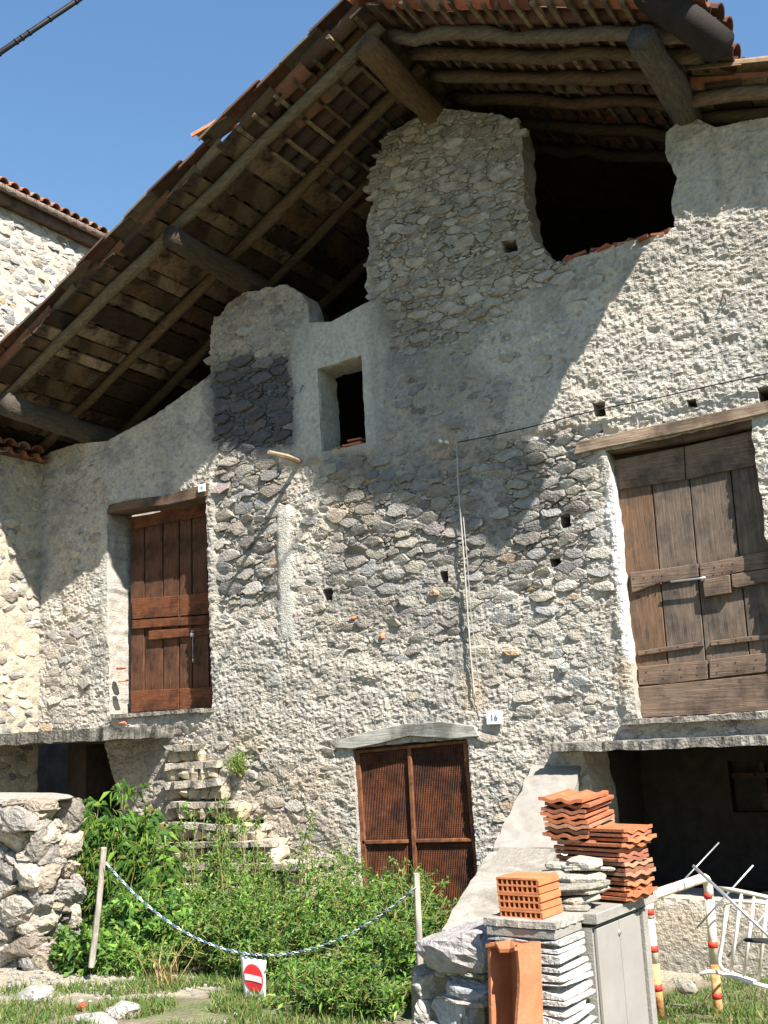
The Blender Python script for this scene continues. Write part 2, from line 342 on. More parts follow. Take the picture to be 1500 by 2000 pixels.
def reg(pts): return pip(GX+(fbm(GX, GZ, .25, 31)-.5)*.22, GZ+(fbm(GX, GZ, .25, 47)-.5)*.22, XZ(pts)).astype(float)
def sreg(pts): return pip(GX+(vn(GX, GZ, .1, 33)-.5)*.03, GZ+(vn(GX, GZ, .1, 43)-.5)*.03, XZ(pts)).astype(float)
T = np.full(GX.shape, .008); SM = np.zeros(GX.shape); DK = np.zeros(GX.shape); BR = np.zeros(GX.shape); OC = np.zeros(GX.shape); SZ = np.full(GX.shape, .027); WH = np.zeros(GX.shape)
def put(A, r, v): A[...] = A*(1-r)+v*r
put(T, reg([(340, 1430), (640, 1420), (720, 1760), (340, 1800)]), -.006)
put(T, reg([(75, 1180), (215, 1160), (215, 1420), (75, 1430)]), .0)
put(T, reg([(590, 930), (1180, 830), (1190, 950), (1200, 1200), (1100, 1260), (900, 1250), (750, 1300), (600, 1260)]), -.003)
put(T, reg([(640, 960), (920, 900), (960, 1130), (660, 1090)]), -.015)
put(T, reg([(970, 840), (1150, 815), (1150, 1160), (1000, 1150)]), -.017)
put(T, reg([(415, 1185), (560, 1250), (640, 1290), (920, 1290), (950, 1430), (650, 1440), (560, 1540), (430, 1400)]), .017)
put(T, reg([(1000, 1230), (1240, 1200), (1245, 1420), (1120, 1440), (1000, 1420)]), .0)
put(T, reg([(560, 1480), (700, 1480), (700, 1700), (600, 1600)]), .012)
put(T, reg([(925, 1440), (1040, 1480), (960, 1660), (930, 1640)]), .010)
put(T, reg([(1170, 530), (1320, 460), (1290, 215), (1560, 190), (1560, 740), (1180, 840), (960, 860), (1010, 700)]), .022)
put(T, reg([(760, 720), (1080, 560), (1180, 500), (1100, 700), (1000, 850), (790, 860)]), .006)
put(T, reg([(715, 215), (1060, 215), (1110, 520), (960, 640), (760, 700), (760, 600), (725, 600)]), -.014)
put(SZ, reg([(715, 215), (1060, 215), (1110, 520), (960, 640), (760, 700), (725, 600)]), .023)
put(T, reg([(408, 560), (610, 550), (612, 700), (575, 690), (410, 720)]), -.002)
put(T, reg([(75, 880), (410, 725), (412, 950), (400, 950), (215, 990), (215, 1180), (75, 1230)]), .02)
put(T, reg([(60, 880), (190, 880), (215, 1100), (90, 1160)]), .008)
put(T, reg([(418, 900), (538, 890), (545, 1180), (420, 1200)]), -.017)
put(T, reg([(412, 712), (560, 690), (580, 860), (500, 885), (415, 860)]), -.020)
put(T, sreg([(578, 640), (600, 615), (745, 585), (755, 700), (745, 880), (600, 893), (572, 860), (580, 760), (568, 700)]), .026); put(SM, sreg([(578, 640), (600, 615), (745, 585), (755, 700), (745, 880), (600, 893), (572, 860), (580, 760), (568, 700)]), .75)
put(T, sreg([(540, 985), (568, 985), (578, 1250), (548, 1250)]), .030); put(WH, sreg([(540, 985), (568, 985), (578, 1250), (548, 1250)]), .08); put(SM, sreg([(540, 985), (568, 985), (578, 1250), (548, 1250)]), .9)
put(T, sreg([(535, 905), (545, 905), (556, 990), (540, 1000)]), -.03)
put(T, sreg([(1165, 870), (1187, 880), (1245, 1408), (1215, 1405), (1200, 1150), (1192, 980)]), .024); put(SM, sreg([(1172, 880), (1187, 880), (1245, 1300), (1220, 1290), (1200, 1050)]), .6); put(WH, sreg([(1180, 960), (1200, 900), (1245, 1300), (1222, 1290)]), .8)
put(T, sreg([(402, 945), (420, 940), (426, 1250), (412, 1260)]), .024)
put(T, sreg([(200, 985), (215, 985), (216, 1260), (196, 1255)]), .024); put(SM, sreg([(196, 985), (215, 985), (216, 1260), (196, 1255)]), .5)
put(T, sreg([(1100, 1425), (1560, 1385), (1560, 1440), (1090, 1465)]), .0)
put(OC, sreg([(1180, 1764), (1560, 1764), (1560, 1850), (1180, 1840)]), .45); put(BR, sreg([(1180, 1835), (1560, 1850), (1560, 1900), (1180, 1900)]), .8); put(T, sreg([(1180, 1764), (1560, 1764), (1560, 1900), (1180, 1900)]), .02); put(SM, sreg([(1180, 1764), (1560, 1764), (1560, 1900), (1180, 1900)]), .6)
put(SZ, reg([(405, 700), (590, 690), (590, 890), (405, 890)]), .032); put(SZ, reg([(415, 900), (545, 890), (545, 1200), (415, 1200)]), .032); put(SZ, reg([(640, 900), (1180, 830), (1190, 1150), (640, 1150)]), .027)
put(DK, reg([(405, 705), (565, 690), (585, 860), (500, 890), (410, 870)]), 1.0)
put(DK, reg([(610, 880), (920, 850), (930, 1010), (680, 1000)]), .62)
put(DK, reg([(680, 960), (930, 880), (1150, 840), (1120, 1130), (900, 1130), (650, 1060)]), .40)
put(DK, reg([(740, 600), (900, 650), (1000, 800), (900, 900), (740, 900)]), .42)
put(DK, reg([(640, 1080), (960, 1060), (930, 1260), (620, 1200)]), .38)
put(BR, reg([(715, 215), (1060, 215), (1110, 520), (960, 640), (725, 650)]), .75)  # upper pier browned in its colour to deepen the shade under the roof
put(BR, reg([(230, 1420), (640, 1400), (720, 1700), (240, 1720)]), .2)
put(OC, reg([(470, 1490), (640, 1560), (620, 1700), (480, 1650), (430, 1560)]), .7)
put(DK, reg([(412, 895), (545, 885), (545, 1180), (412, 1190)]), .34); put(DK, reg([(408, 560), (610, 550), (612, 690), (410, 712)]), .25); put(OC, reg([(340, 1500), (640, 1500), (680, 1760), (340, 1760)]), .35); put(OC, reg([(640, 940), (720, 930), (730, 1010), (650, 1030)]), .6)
put(OC, reg([(440, 1420), (520, 1440), (500, 1500), (430, 1490)]), .35)
for x, y, a, b in ((870, 880, 36, 32), (925, 1350, 24, 50), (1220, 1320, 22, 45), (815, 522, 22, 12), (850, 560, 30, 14), (800, 610, 40, 12)):
    put(OC, sreg([(x-a, y-b*.7), (x+a*.6, y-b), (x+a, y+b*.5), (x-a*.3, y+b)]), .75)
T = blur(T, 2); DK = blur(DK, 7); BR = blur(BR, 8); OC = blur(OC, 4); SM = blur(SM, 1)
# roughcast, dragged diagonally
sx = GX+GZ*.25; rdg = lambda a: 1-2*np.abs(a-.5)
rough = (fbm(sx*.62, GZ*1.25, .11, 61, 3)-.5)*.018*(1-SM*.85) + ((rdg(vn(sx*.75, GZ-GX*.35, .055, 71))-.5)*.011+(rdg(vn(GX*.9-GZ*.5, GZ*1.1+GX*.3, .034, 73))-.5)*.012+(vn(GX, GZ, .02, 75)-.5)*.008)*(1-SM*.85)
hollow = np.clip(vn(GX*.6, GZ, .12, 83)-.70, 0, 1)*-.07*(1-SM)
H = T+rough+hollow
base = np.array([.43, .385, .325]); gl = fbm(GX, GZ, .6, 91)[..., None]; C = base*(.88+.24*gl)
gy = np.array([.40, .395, .37]); k_ = np.clip((fbm(GX, GZ, .35, 95)-.42)*3, 0, 1)[..., None]; C = C*(1-.5*k_)+gy*.5*k_
C = C*(1-SM[..., None]*.6)+np.array([.42, .425, .38])*SM[..., None]*.6
C = C*(1-WH[..., None])+np.array([.66, .64, .62])*WH[..., None]
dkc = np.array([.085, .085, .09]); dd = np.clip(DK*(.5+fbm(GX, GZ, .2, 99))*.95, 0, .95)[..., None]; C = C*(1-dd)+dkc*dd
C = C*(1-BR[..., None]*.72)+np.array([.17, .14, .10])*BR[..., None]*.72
C = C*(1-OC[..., None]*.6)+np.array([.44, .30, .15])*OC[..., None]*.6
drip = np.clip((fbm(GX*4, GZ*.35, .5, 105)-.54)*4, 0, 1)[..., None]*.3; C = C*(1-drip)+np.array([.19, .175, .145])*drip
soot = np.clip((fbm(GX, GZ, .28, 115)-.54)*6, 0, 1)[..., None]*.45*(1-SM[..., None]); C = C*(1-soot)+np.array([.17, .165, .15])*soot
spk = np.clip((vn(GX, GZ, .03, 121)-.72)*6, 0, 1)[..., None]*.5*(1-SM[..., None]*.6); C = C*(1-spk)+np.array([.16, .15, .13])*spk

def facade():
    cx = (GX[:-1, :-1]+GX[1:, 1:])/2; cz = (GZ[:-1, :-1]+GZ[1:, 1:])/2
    keep = pip(cx, cz, outline)
    for h in HOLES.values(): keep &= ~pip(cx, cz, h)
    I = np.arange(nx*nz).reshape(nx, nz); a = I[:-1, :-1]; b = I[1:, :-1]; c = I[1:, 1:]; d = I[:-1, 1:]
    F = np.stack([a, b, c, d], -1)[keep]
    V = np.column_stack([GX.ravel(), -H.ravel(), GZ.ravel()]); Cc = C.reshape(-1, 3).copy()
    kp = np.pad(keep, 1)   # boundary edges, oriented with their kept face
    kk = kp[1:-1, 1:-1]; E = []
    E.append(np.stack([a, b], -1)[kk & ~kp[1:-1, :-2]]); E.append(np.stack([b, c], -1)[kk & ~kp[2:, 1:-1]])
    E.append(np.stack([c, d], -1)[kk & ~kp[1:-1, 2:]]); E.append(np.stack([d, a], -1)[kk & ~kp[:-2, 1:-1]]); E = np.vstack(E)
    bv = np.unique(E); bx = V[bv, 0]; bz = V[bv, 2]; best = np.full(len(bv), 9.); nxp = bx.copy(); nzp = bz.copy()
    for poly in [outline]+list(HOLES.values()):
        n = len(poly)
        for i in range(n):
            x1, z1 = poly[i]; x2, z2 = poly[(i+1) % n]; dx, dz = x2-x1, z2-z1; L = dx*dx+dz*dz
            if L < 1e-9: continue
            t = np.clip(((bx-x1)*dx+(bz-z1)*dz)/L, 0, 1); qx = x1+t*dx; qz = z1+t*dz; D = np.hypot(bx-qx, bz-qz); s = D < best
            best[s] = D[s]; nxp[s] = qx[s]; nzp[s] = qz[s]
    s = best < ST*1.6; V[bv[s], 0] = nxp[s]; V[bv[s], 2] = nzp[s]
    rs = np.full(len(bv), .55)
    for k_, (h_, v_) in enumerate(HOLES.items()):
        q_ = np.array(v_); m_ = (bx > q_[:, 0].min()-.03) & (bx < q_[:, 0].max()+.03) & (bz > q_[:, 1].min()-.03) & (bz < q_[:, 1].max()+.03)
        rs[m_] = {'doorL': .7, 'doorR': .5, 'win': .62, 'grate': .5, 'porch': 1., 'arch': .9}.get(h_, .7)
    mp = np.full(nx*nz, -1); mp[bv] = np.arange(len(bv)); nv = len(V); rings = []; prev = None; Fs = [F]
    Vb = V[bv]; Cb = Cc[bv]; off = nv; allV = [V]; allC = [Cc]
    for k, dep in enumerate((.05, .13, .24, .38, .52)):
        q = Vb.copy(); q[:, 1] = Vb[:, 1]*max(0, 1-k*.5)+dep*rs
        q[:, 0] += (vn(Vb[:, 2], q[:, 1]+Vb[:, 0], .07, 3+k)-.5)*.022; q[:, 2] += (vn(Vb[:, 0], q[:, 1], .07, 13+k)-.5)*.022
        allV.append(q); allC.append(Cb*np.array([.93, .93, .93])); idx = off+mp
        e0, e1 = E[:, 0], E[:, 1]
        lo0, lo1 = (e0, e1) if k == 0 else (prev[e0], prev[e1])
        Fs.append(np.stack([lo1, lo0, idx[e0], idx[e1]], -1)); prev = idx; off += len(bv)
    V = np.vstack(allV); Cc = np.vstack(allC); F = np.vstack(Fs)
    used = np.unique(F); mp = np.full(len(V), -1); mp[used] = np.arange(len(used))
    return mobj('facade_wall', V[used], mp[F], M['wall'], HOUSE, Cc[used], False)
WALL = facade()

def samp(A, x, z):
    i = np.clip(((np.asarray(x)-GX0)/(GX1-GX0)*(nx-1)).astype(int), 0, nx-1); j = np.clip(((np.asarray(z)-GZ0)/(GZ1-GZ0)*(nz-1)).astype(int), 0, nz-1); return A[i, j]
PAL = np.array([(.36, .35, .335), (.44, .42, .385), (.29, .29, .295), (.50, .48, .44), (.38, .34, .30), (.33, .335, .345), (.46, .43, .36), (.31, .28, .25)])
def stonecol(rg, dk=0, br=0, oc=0, lift=1.):
    c = PAL[rg.integers(len(PAL))]*rg.uniform(.68, 1.15)*lift*np.array([.93, .90, .84]); u = rg.random()
    if u < .025: c = np.array([.52, .50, .46])*lift
    elif u < .042: c = np.array([.40, .29, .19])*lift
    elif u < .045: c = np.array([.30, .245, .235])
    c = c*(1-br*.6)+np.array([.19, .16, .12])*br*.6; c = c*(1-oc*.4)+np.array([.42, .30, .16])*oc*.4
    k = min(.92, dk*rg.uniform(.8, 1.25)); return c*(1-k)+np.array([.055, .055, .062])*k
def limed(v, c):
    'lime smeared irregularly over the stones'
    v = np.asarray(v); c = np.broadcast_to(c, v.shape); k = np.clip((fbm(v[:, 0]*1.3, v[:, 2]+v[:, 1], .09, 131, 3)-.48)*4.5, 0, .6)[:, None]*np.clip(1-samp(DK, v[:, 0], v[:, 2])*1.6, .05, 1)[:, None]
    return c*(1-k)+np.array([.42, .38, .325])*k
def facade_stones():
    rf = lambda x, z, u: samp(SZ, x, z)*(.36+1.75*u**3.0)
    sd = scatter_seeds(GX0, GX1-.1, GZ0, 7.9, rf, 190000, 2.3, 5); ok = pip(sd[:, 0], sd[:, 1], outline)
    t = samp(T, sd[:, 0], sd[:, 1]); ok &= t < .02
    for h in HOLES.values(): ok &= ~pip(sd[:, 0], sd[:, 1], h)
    polys = cells(sd, 2.3, .004); rg = np.random.default_rng(3); items = []
    hol = [h for k, h in HOLES.items()]
    for k in np.nonzero(ok)[0]:
        p = polys[k]
        if p is None: continue
        pa = np.array(p); ar = .5*abs(np.dot(pa[:, 0], np.roll(pa[:, 1], 1))-np.dot(pa[:, 1], np.roll(pa[:, 0], 1)))
        if ar < .0004: continue
        if (~pip(pa[:, 0], pa[:, 1], outline)).any(): pa = pa.mean(0)+(pa-pa.mean(0))*.75
        bad = False
        for h in hol:
            if pip(pa[:, 0], pa[:, 1], h).any(): bad = True
        if bad:
            pa = pa.mean(0)+(pa-pa.mean(0))*.6
            if any(pip(pa[:, 0], pa[:, 1], h).any() for h in hol): continue
        x, z, r = sd[k]; tt = t[k]; s = rg.normal()*.0055+(.000 if tt < -.01 else -.004)
        if s+.012 < tt-.004: continue
        a = np.array([x, 0, z])-CAM; vis = ar/(a@a)*(1 if tt < 0 else .3)*(.2 if x > -1.3 or z < .2 else 1)
        v, f = stone_mesh([tuple(q) for q in pa], s, .06, rg.uniform(.004, .009), rg)
        v = np.column_stack([v[:, 0], -v[:, 1], v[:, 2]])
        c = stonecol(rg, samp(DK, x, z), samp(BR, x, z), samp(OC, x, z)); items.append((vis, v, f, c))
    # brick and tile scraps set in the wall
    for x, y, wd, ht in ((690, 1207, .10, .03), (748, 1242, .045, .06), (577, 1200, .035, .035), (565, 1370, .04, .035), (1000, 1272, .17, .09), (850, 1155, .11, .09), (515, 1460, .12, .04), (241, 1412, .14, .04), (235, 1305, .13, .03), (1100, 1305, .13, .09), (238, 1330, .16, .02)):
        q = P(x, y); v, f = lumpy((q[0], .005, q[2]), (wd, .09, ht), x, 1, .12)
        c = {1000: (.48, .29, .16), 850: (.36, .22, .15), 515: (.46, .31, .13), 1100: (.30, .34, .30)}.get(x, (.55, .19, .09)); items.append((9, v, f, np.array(c)))
    items.sort(key=lambda q: -q[0])
    for vis, v, f, c in items[:290]: mobj('stone', v, f, M['stone'], WALL, limed(v, c), False, v.mean(0))
    mb = MB()
    for vis, v, f, c in items[290:]: mb.add(v, f, c)
    mb.c = list(limed(np.array(mb.v), np.array(mb.c))); mb.obj('rubble_stones', M['stone'], WALL)['kind'] = 'stuff'
    print('facade stones', len(items))
facade_stones()

# shell behind the facade
def shell():
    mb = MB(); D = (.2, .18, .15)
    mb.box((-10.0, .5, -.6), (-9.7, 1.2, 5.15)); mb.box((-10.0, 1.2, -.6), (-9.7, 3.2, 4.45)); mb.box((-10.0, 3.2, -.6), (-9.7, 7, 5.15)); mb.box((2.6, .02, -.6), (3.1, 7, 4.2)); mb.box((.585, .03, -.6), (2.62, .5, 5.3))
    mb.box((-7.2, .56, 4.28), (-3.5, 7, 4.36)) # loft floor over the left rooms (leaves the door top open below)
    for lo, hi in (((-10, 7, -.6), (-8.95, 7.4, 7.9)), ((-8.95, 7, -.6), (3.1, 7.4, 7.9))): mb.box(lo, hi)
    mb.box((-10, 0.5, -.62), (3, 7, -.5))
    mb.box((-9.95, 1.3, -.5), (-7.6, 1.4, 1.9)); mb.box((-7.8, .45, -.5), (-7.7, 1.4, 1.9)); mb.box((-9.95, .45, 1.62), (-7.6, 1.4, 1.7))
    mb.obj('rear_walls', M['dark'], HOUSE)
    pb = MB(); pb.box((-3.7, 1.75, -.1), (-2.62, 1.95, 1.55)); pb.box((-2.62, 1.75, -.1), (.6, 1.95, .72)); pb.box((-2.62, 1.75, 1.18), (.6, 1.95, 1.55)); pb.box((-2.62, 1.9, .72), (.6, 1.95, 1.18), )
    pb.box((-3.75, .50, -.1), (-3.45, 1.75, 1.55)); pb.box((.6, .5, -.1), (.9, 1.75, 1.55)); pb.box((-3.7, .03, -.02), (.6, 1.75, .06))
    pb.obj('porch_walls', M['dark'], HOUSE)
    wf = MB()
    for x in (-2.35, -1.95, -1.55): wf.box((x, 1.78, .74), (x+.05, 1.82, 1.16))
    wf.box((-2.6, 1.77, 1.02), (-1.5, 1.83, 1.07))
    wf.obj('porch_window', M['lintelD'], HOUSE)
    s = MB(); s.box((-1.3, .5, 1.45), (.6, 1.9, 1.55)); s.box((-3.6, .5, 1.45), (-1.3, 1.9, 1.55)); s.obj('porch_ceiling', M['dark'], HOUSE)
shell()

def board_px(name, quad, Y0, Y1, m, parent, taper=.0, seed=0):
    """board whose front outline is given on the plane Y0 and that reaches back to Y1"""
    f = [P(x, y, Y0) for x, y in quad]; b = [q+np.array([0, Y1-Y0, 0]) for q in f]; n = len(f)
    v = f+b; faces = [tuple(range(n)), tuple(range(2*n-1, n-1, -1))]+[(i, i+n, (i+1) % n+n, (i+1) % n) for i in range(n)]
    faces = [t[::-1] for t in faces]; o = mobj(name, v, faces, m, parent, None, False, np.mean(v, 0)); bevel(o, .004); return o
# slabs, lintels and sills
def rough_slab(name, x0, x1, y0, y1, z0, z1, m, parent, seed, amp=.012, st=.03, skew=0):
    nx_ = max(3, int((x1-x0)/st)); ny = max(3, int((y1-y0)/st)); v = []; f = []; rg = np.random.default_rng(abs(int(seed)))
    xs = np.linspace(x0, x1, nx_); ys = np.linspace(y0, y1, ny); I = {}
    def add(x, y, z): v.append((x, y, z)); return len(v)-1
    for s_, z in ((0, z0), (1, z1)):
        for i, x in enumerate(xs):
            for j, y in enumerate(ys):
                e = (i in (0, nx_-1)) or (j in (0, ny-1)); d = amp if e else amp*.4
                I[s_, i, j] = add(x+(rg.normal()*d if i in (0, nx_-1) else 0), y+(float(vn(x, seed, .12, seed))-.5)*amp*4*(j == 0)+rg.normal()*d*.4*(j in (0, ny-1)), z+skew*(x-x0)+(float(vn(x, y, .1, seed+s_))-.5)*amp*(1.6 if s_ == 0 else .8))
    for i in range(nx_-1):
        for j in range(ny-1):
            f.append((I[1, i, j], I[1, i+1, j], I[1, i+1, j+1], I[1, i, j+1])); f.append((I[0, i, j+1], I[0, i+1, j+1], I[0, i+1, j], I[0, i, j]))
    for i in range(nx_-1): f.append((I[0, i, 0], I[0, i+1, 0], I[1, i+1, 0], I[1, i, 0])); f.append((I[1, i, ny-1], I[1, i+1, ny-1], I[0, i+1, ny-1], I[0, i, ny-1]))
    for j in range(ny-1): f.append((I[1, 0, j], I[1, 0, j+1], I[0, 0, j+1], I[0, 0, j])); f.append((I[0, nx_-1, j], I[0, nx_-1, j+1], I[1, nx_-1, j+1], I[1, nx_-1, j]))
    return mobj(name, v, f, m, parent, None, False, np.mean(v, 0))
rough_slab('landing_slab', -9.93, -7.86, -.95, .02, 1.65, 1.77, M['slabd'], HOUSE, 5, .012)
rough_slab('canopy_slab', -3.52, .5, -.30, .03, 1.37, 1.44, M['slab'], HOUSE, 8, .014)
rough_slab('slate_sill', -2.95, -1.3, -.10, .14, 1.56, 1.605, M['slab'], HOUSE, 9, .01)
rough_slab('slate_sill', -8.72, -7.30, -.05, .3, 1.885, 1.925, M['slab'], HOUSE, 10, .008)
board_px('lintel', [(1120, 888), (1126, 864), (1240, 838), (1370, 812), (1510, 780), (1512, 803), (1470, 812), (1350, 840), (1250, 860), (1160, 878)], -.05, .2, M['lintel'], HOUSE)
board_px('lintel', [(1178, 886), (1178, 868), (1475, 806), (1475, 832), (1330, 862)], .03, .3, M['lintelD'], HOUSE)
board_px('lintel', [(208, 1002), (212, 986), (260, 975), (320, 968), (405, 944), (405, 968), (330, 985), (262, 992)], -.045, .25, M['lintelD'], HOUSE)
board_px('lintel', [(652, 1460), (662, 1447), (720, 1428), (790, 1414), (860, 1410), (925, 1418), (935, 1438), (880, 1443), (800, 1437), (740, 1452), (690, 1462)], -.045, .2, M['lintelG'], HOUSE)

# left door: leaves of vertical planks with ledges
def door(name, label): o = empty(name, (0, 0, 0), HOUSE); o.location = -np.array(HOUSE.location); o['label'] = label; return o
DL = door('board_door', 'reddish brown board door with middle ledges and padlock')
def vplanks(par, xs_top, xs_bot, yt, yb, Y0, Y1, mats, seed):
    rg = random.Random(seed)
    for i in range(len(xs_top)-1):
        g = 1.2; d = rg.uniform(-.006, .006)
        y = lambda x, t: t[0]+(x-xs_top[0])*(t[1]-t[0])/(xs_top[-1]-xs_top[0])
        q = [(xs_top[i]+g, y(xs_top[i], yt)), (xs_top[i+1]-g, y(xs_top[i+1], yt)), (xs_bot[i+1]-g, y(xs_bot[i+1], yb)), (xs_bot[i]+g, y(xs_bot[i], yb))]
        board_px('plank', q, Y0+d, Y1+d, mats[i % len(mats)], par)
YD = .26
vplanks(DL, [254, 282, 318, 350, 374, 404, 432], [254, 282, 318, 350, 376, 410, 440], (1012, 975), (1388, 1378), YD, YD+.04, [M['doorA']], 1)
for q in ([(254, 1010), (312, 1001), (318, 988), (440, 962), (440, 1000), (254, 1034)], [(258, 1170), (349, 1163), (349, 1206), (258, 1212)], [(351, 1163), (440, 1152), (440, 1200), (351, 1206)],
          [(258, 1208), (440, 1196), (440, 1216), (258, 1228)], [(290, 1232), (440, 1222), (440, 1236), (290, 1250)],
          [(255, 1350), (349, 1345), (349, 1385), (255, 1392)], [(351, 1345), (440, 1340), (440, 1380), (351, 1387)]):
    board_px('ledge', q, YD-.035, YD, M['doorAx'], DL)
def padlock():
    p = P(376, 1240, YD-.06); mb = MB(); mb.box(p+np.array([-.022, -.012, -.02]), p+np.array([.022, .012, .02])); mb.tube([p+np.array([-.014, 0, .02]), p+np.array([-.012, 0, .045]), p+np.array([.012, 0, .045]), p+np.array([.014, 0, .02])], .004, 6)
    for k in range(16): mb.tube([p+np.array([.004*(k % 2), 0, -.025-.017*k]), p+np.array([.004*((k+1) % 2), 0, -.025-.017*(k+1)])], .004, 5)
    mb.obj('padlock', M['galv'], DL, True)
padlock()
# right door
DR = door('loft_door', 'large weathered double loft door of wide grey brown boards')
YR = .13
vplanks(DR, [1192, 1268, 1341, 1421, 1520], [1240, 1308, 1382, 1468, 1572], (905, 845), (1350, 1318), YR, YR+.045, [M['doorBo'], M['doorB'], M['doorB'], M['doorB']], 4)
LDG = [([(1194, 900), (1335, 872), (1338, 936), (1204, 956)], .03), ([(1337, 872), (1480, 838), (1488, 905), (1340, 936)], .03),
       ([(1230, 1118), (1300, 1110), (1362, 1100), (1364, 1126), (1290, 1138), (1234, 1158)], .035), ([(1366, 1102), (1440, 1088), (1510, 1074), (1512, 1108), (1440, 1118), (1368, 1136)], .035),
       ([(1372, 1134), (1424, 1122), (1427, 1158), (1376, 1166)], .06), ([(1428, 1122), (1515, 1108), (1517, 1132), (1440, 1148), (1430, 1146)], .045),
       ([(1245, 1272), (1372, 1252), (1374, 1262), (1246, 1281)], .03), ([(1387, 1252), (1520, 1236), (1522, 1246), (1388, 1262)], .03),
       ([(1246, 1302), (1380, 1290), (1382, 1326), (1300, 1336), (1247, 1338)], .035), ([(1385, 1289), (1530, 1270), (1532, 1308), (1386, 1325)], .035)]
for q, d in LDG: board_px('ledge', q, YR-d, YR, M['doorBx'], DR)
board_px('threshold_board', [(1246, 1342), (1380, 1329), (1540, 1312), (1542, 1384), (1400, 1394), (1248, 1402)], YR-.05, YR+.02, M['doorBx'], DR)
mb = MB(); mb.tube([P(1310, 1136, YR-.07), P(1364, 1130, YR-.07), P(1378, 1128, YR-.07)], .009, 7); mb.obj('bolt', M['galv'], DR, True)
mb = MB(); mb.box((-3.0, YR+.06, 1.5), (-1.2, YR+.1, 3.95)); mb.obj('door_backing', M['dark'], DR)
# nail heads along the ledges
def nails(par, quads, Y):
    mb = MB(); rn = random.Random(6)
    for q, d in quads:
        (x0, y0), (x1, y1), (x2, y2), (x3, y3) = q[0], q[1], q[-2] if len(q) > 4 else q[2], q[-1]
        for t in (.12, .37, .63, .88):
            for u in (.3, .72):
                x = (x0+(x1-x0)*t)*(1-u)+(x3+(x1-x3)*t)*u+rn.uniform(-3, 3); y = (y0+(y1-y0)*t)*(1-u)+(y3+(y1+(y3-y0)-y3)*t)*u; p = P(x, y, Y-d-.002); mb.tube([p+np.array([0, .004, 0]), p-np.array([0, .003, 0])], .006, 6)
    mb.obj('nails', M['rust'], par)['kind'] = 'stuff'
nails(DR, [l for l in LDG if len(l[0]) >= 4 and l[1] < .04], YR)
# wire mesh door
GD = door('grated_door', 'rusty iron frame with wire mesh panels'); YG = .05
for q in ([(694, 1466), (912, 1445), (913, 1451), (694, 1472)], [(694, 1472), (701, 1471), (722, 1790), (713, 1790)], [(904, 1452), (913, 1451), (940, 1740), (930, 1740)],
          [(795, 1462), (802, 1461), (818, 1790), (811, 1790)], [(707, 1642), (796, 1640), (796, 1647), (707, 1649)], [(812, 1639), (922, 1637), (922, 1644), (812, 1646)]):
    o = board_px('frame_bar', q, YG-.025, YG, M['rust'], GD)
mb = MB(); xa, xb = -5.62, -4.32
for i in range(75): x = xa+(xb-xa)*i/74; mb.box((x-.0022, YG+.004, -.5), (x+.0022, YG+.009, 1.49))
for i in range(110): z = -.45+1.94*i/109; mb.box((xa, YG+.010, z-.0022), (xb, YG+.014, z+.0022))
mb.obj('wire_mesh', M['rustmesh'], GD)
mb = MB(); rg = random.Random(4); x = -5.7
while x < -4.25: wd = rg.uniform(.25, .4); mb.box((x, YG+.16+rg.uniform(0, .02), -.5), (x+wd-.008, YG+.2, 1.6)); x += wd
mb.box((-5.7, YG+.12, .25), (-4.25, YG+.16, .38)); mb.obj('inner_boards', M['inner'], GD)
# small window: dark inside, tile scraps on its sill
for i, (x, y, L, a) in enumerate(((662, 879, .13, .1), (690, 872, .17, .05), (704, 868, .12, -.1), (700, 861, .16, .02))):
    q = P(x, y, .06); mb = MB(); mb.box(q-np.array([L/2, .08, .010]), q+np.array([L/2, .07, .008]), rot=rotz(a), jit=.006)
    tag(mb.obj('tile_scrap', M['terra']), ['leftmost broken red tile piece on the small window sill', 'lower broken red tile piece under two others on the window sill', 'short broken red tile piece at the right end of the window sill', 'long broken red tile piece lying on top on the window sill'][i], 'tile', 'tile scraps on the window sill')
# steps climbing to the landing
ST_ = empty('stone_steps', (0, 0, 0), HOUSE); ST_.location = -np.array(HOUSE.location)
for k, (xl, xr, y) in enumerate([(340, 405, 1455), (343, 430, 1490), (346, 455, 1526), (350, 495, 1563), (350, 530, 1601), (352, 572, 1640), (360, 622, 1678), (380, 660, 1715), (400, 690, 1750)]):
    a = P(xl, y); b = P(xr, y); z = a[2]; dep = .10+.035*k
    rg = np.random.default_rng(k); rough_slab('tread', a[0]+rg.normal()*.03, b[0]+rg.normal()*.03, -dep-.035+rg.normal()*.008, .01, z-.055+rg.normal()*.006, z, M['tread'], ST_, 30+k, .018, .04, rg.normal()*.02)
    x = a[0]-.02
    while x < b[0]-.02:
        wd = min(rg.uniform(.09, .2), b[0]-x); v, f = lumpy((x+wd/2, -dep/2+.0, z-.10), (wd*1.16, dep+.02, .17), k*50+int(x*90), 1, .12)
        c = stonecol(rg, 0, .1, .5, 1.0)*.4+np.array([.43, .36, .25])*.6; mobj('riser_stone', v, f, M['stone'], ST_, np.tile(c, (len(v), 1)), False, v.mean(0)); x += wd

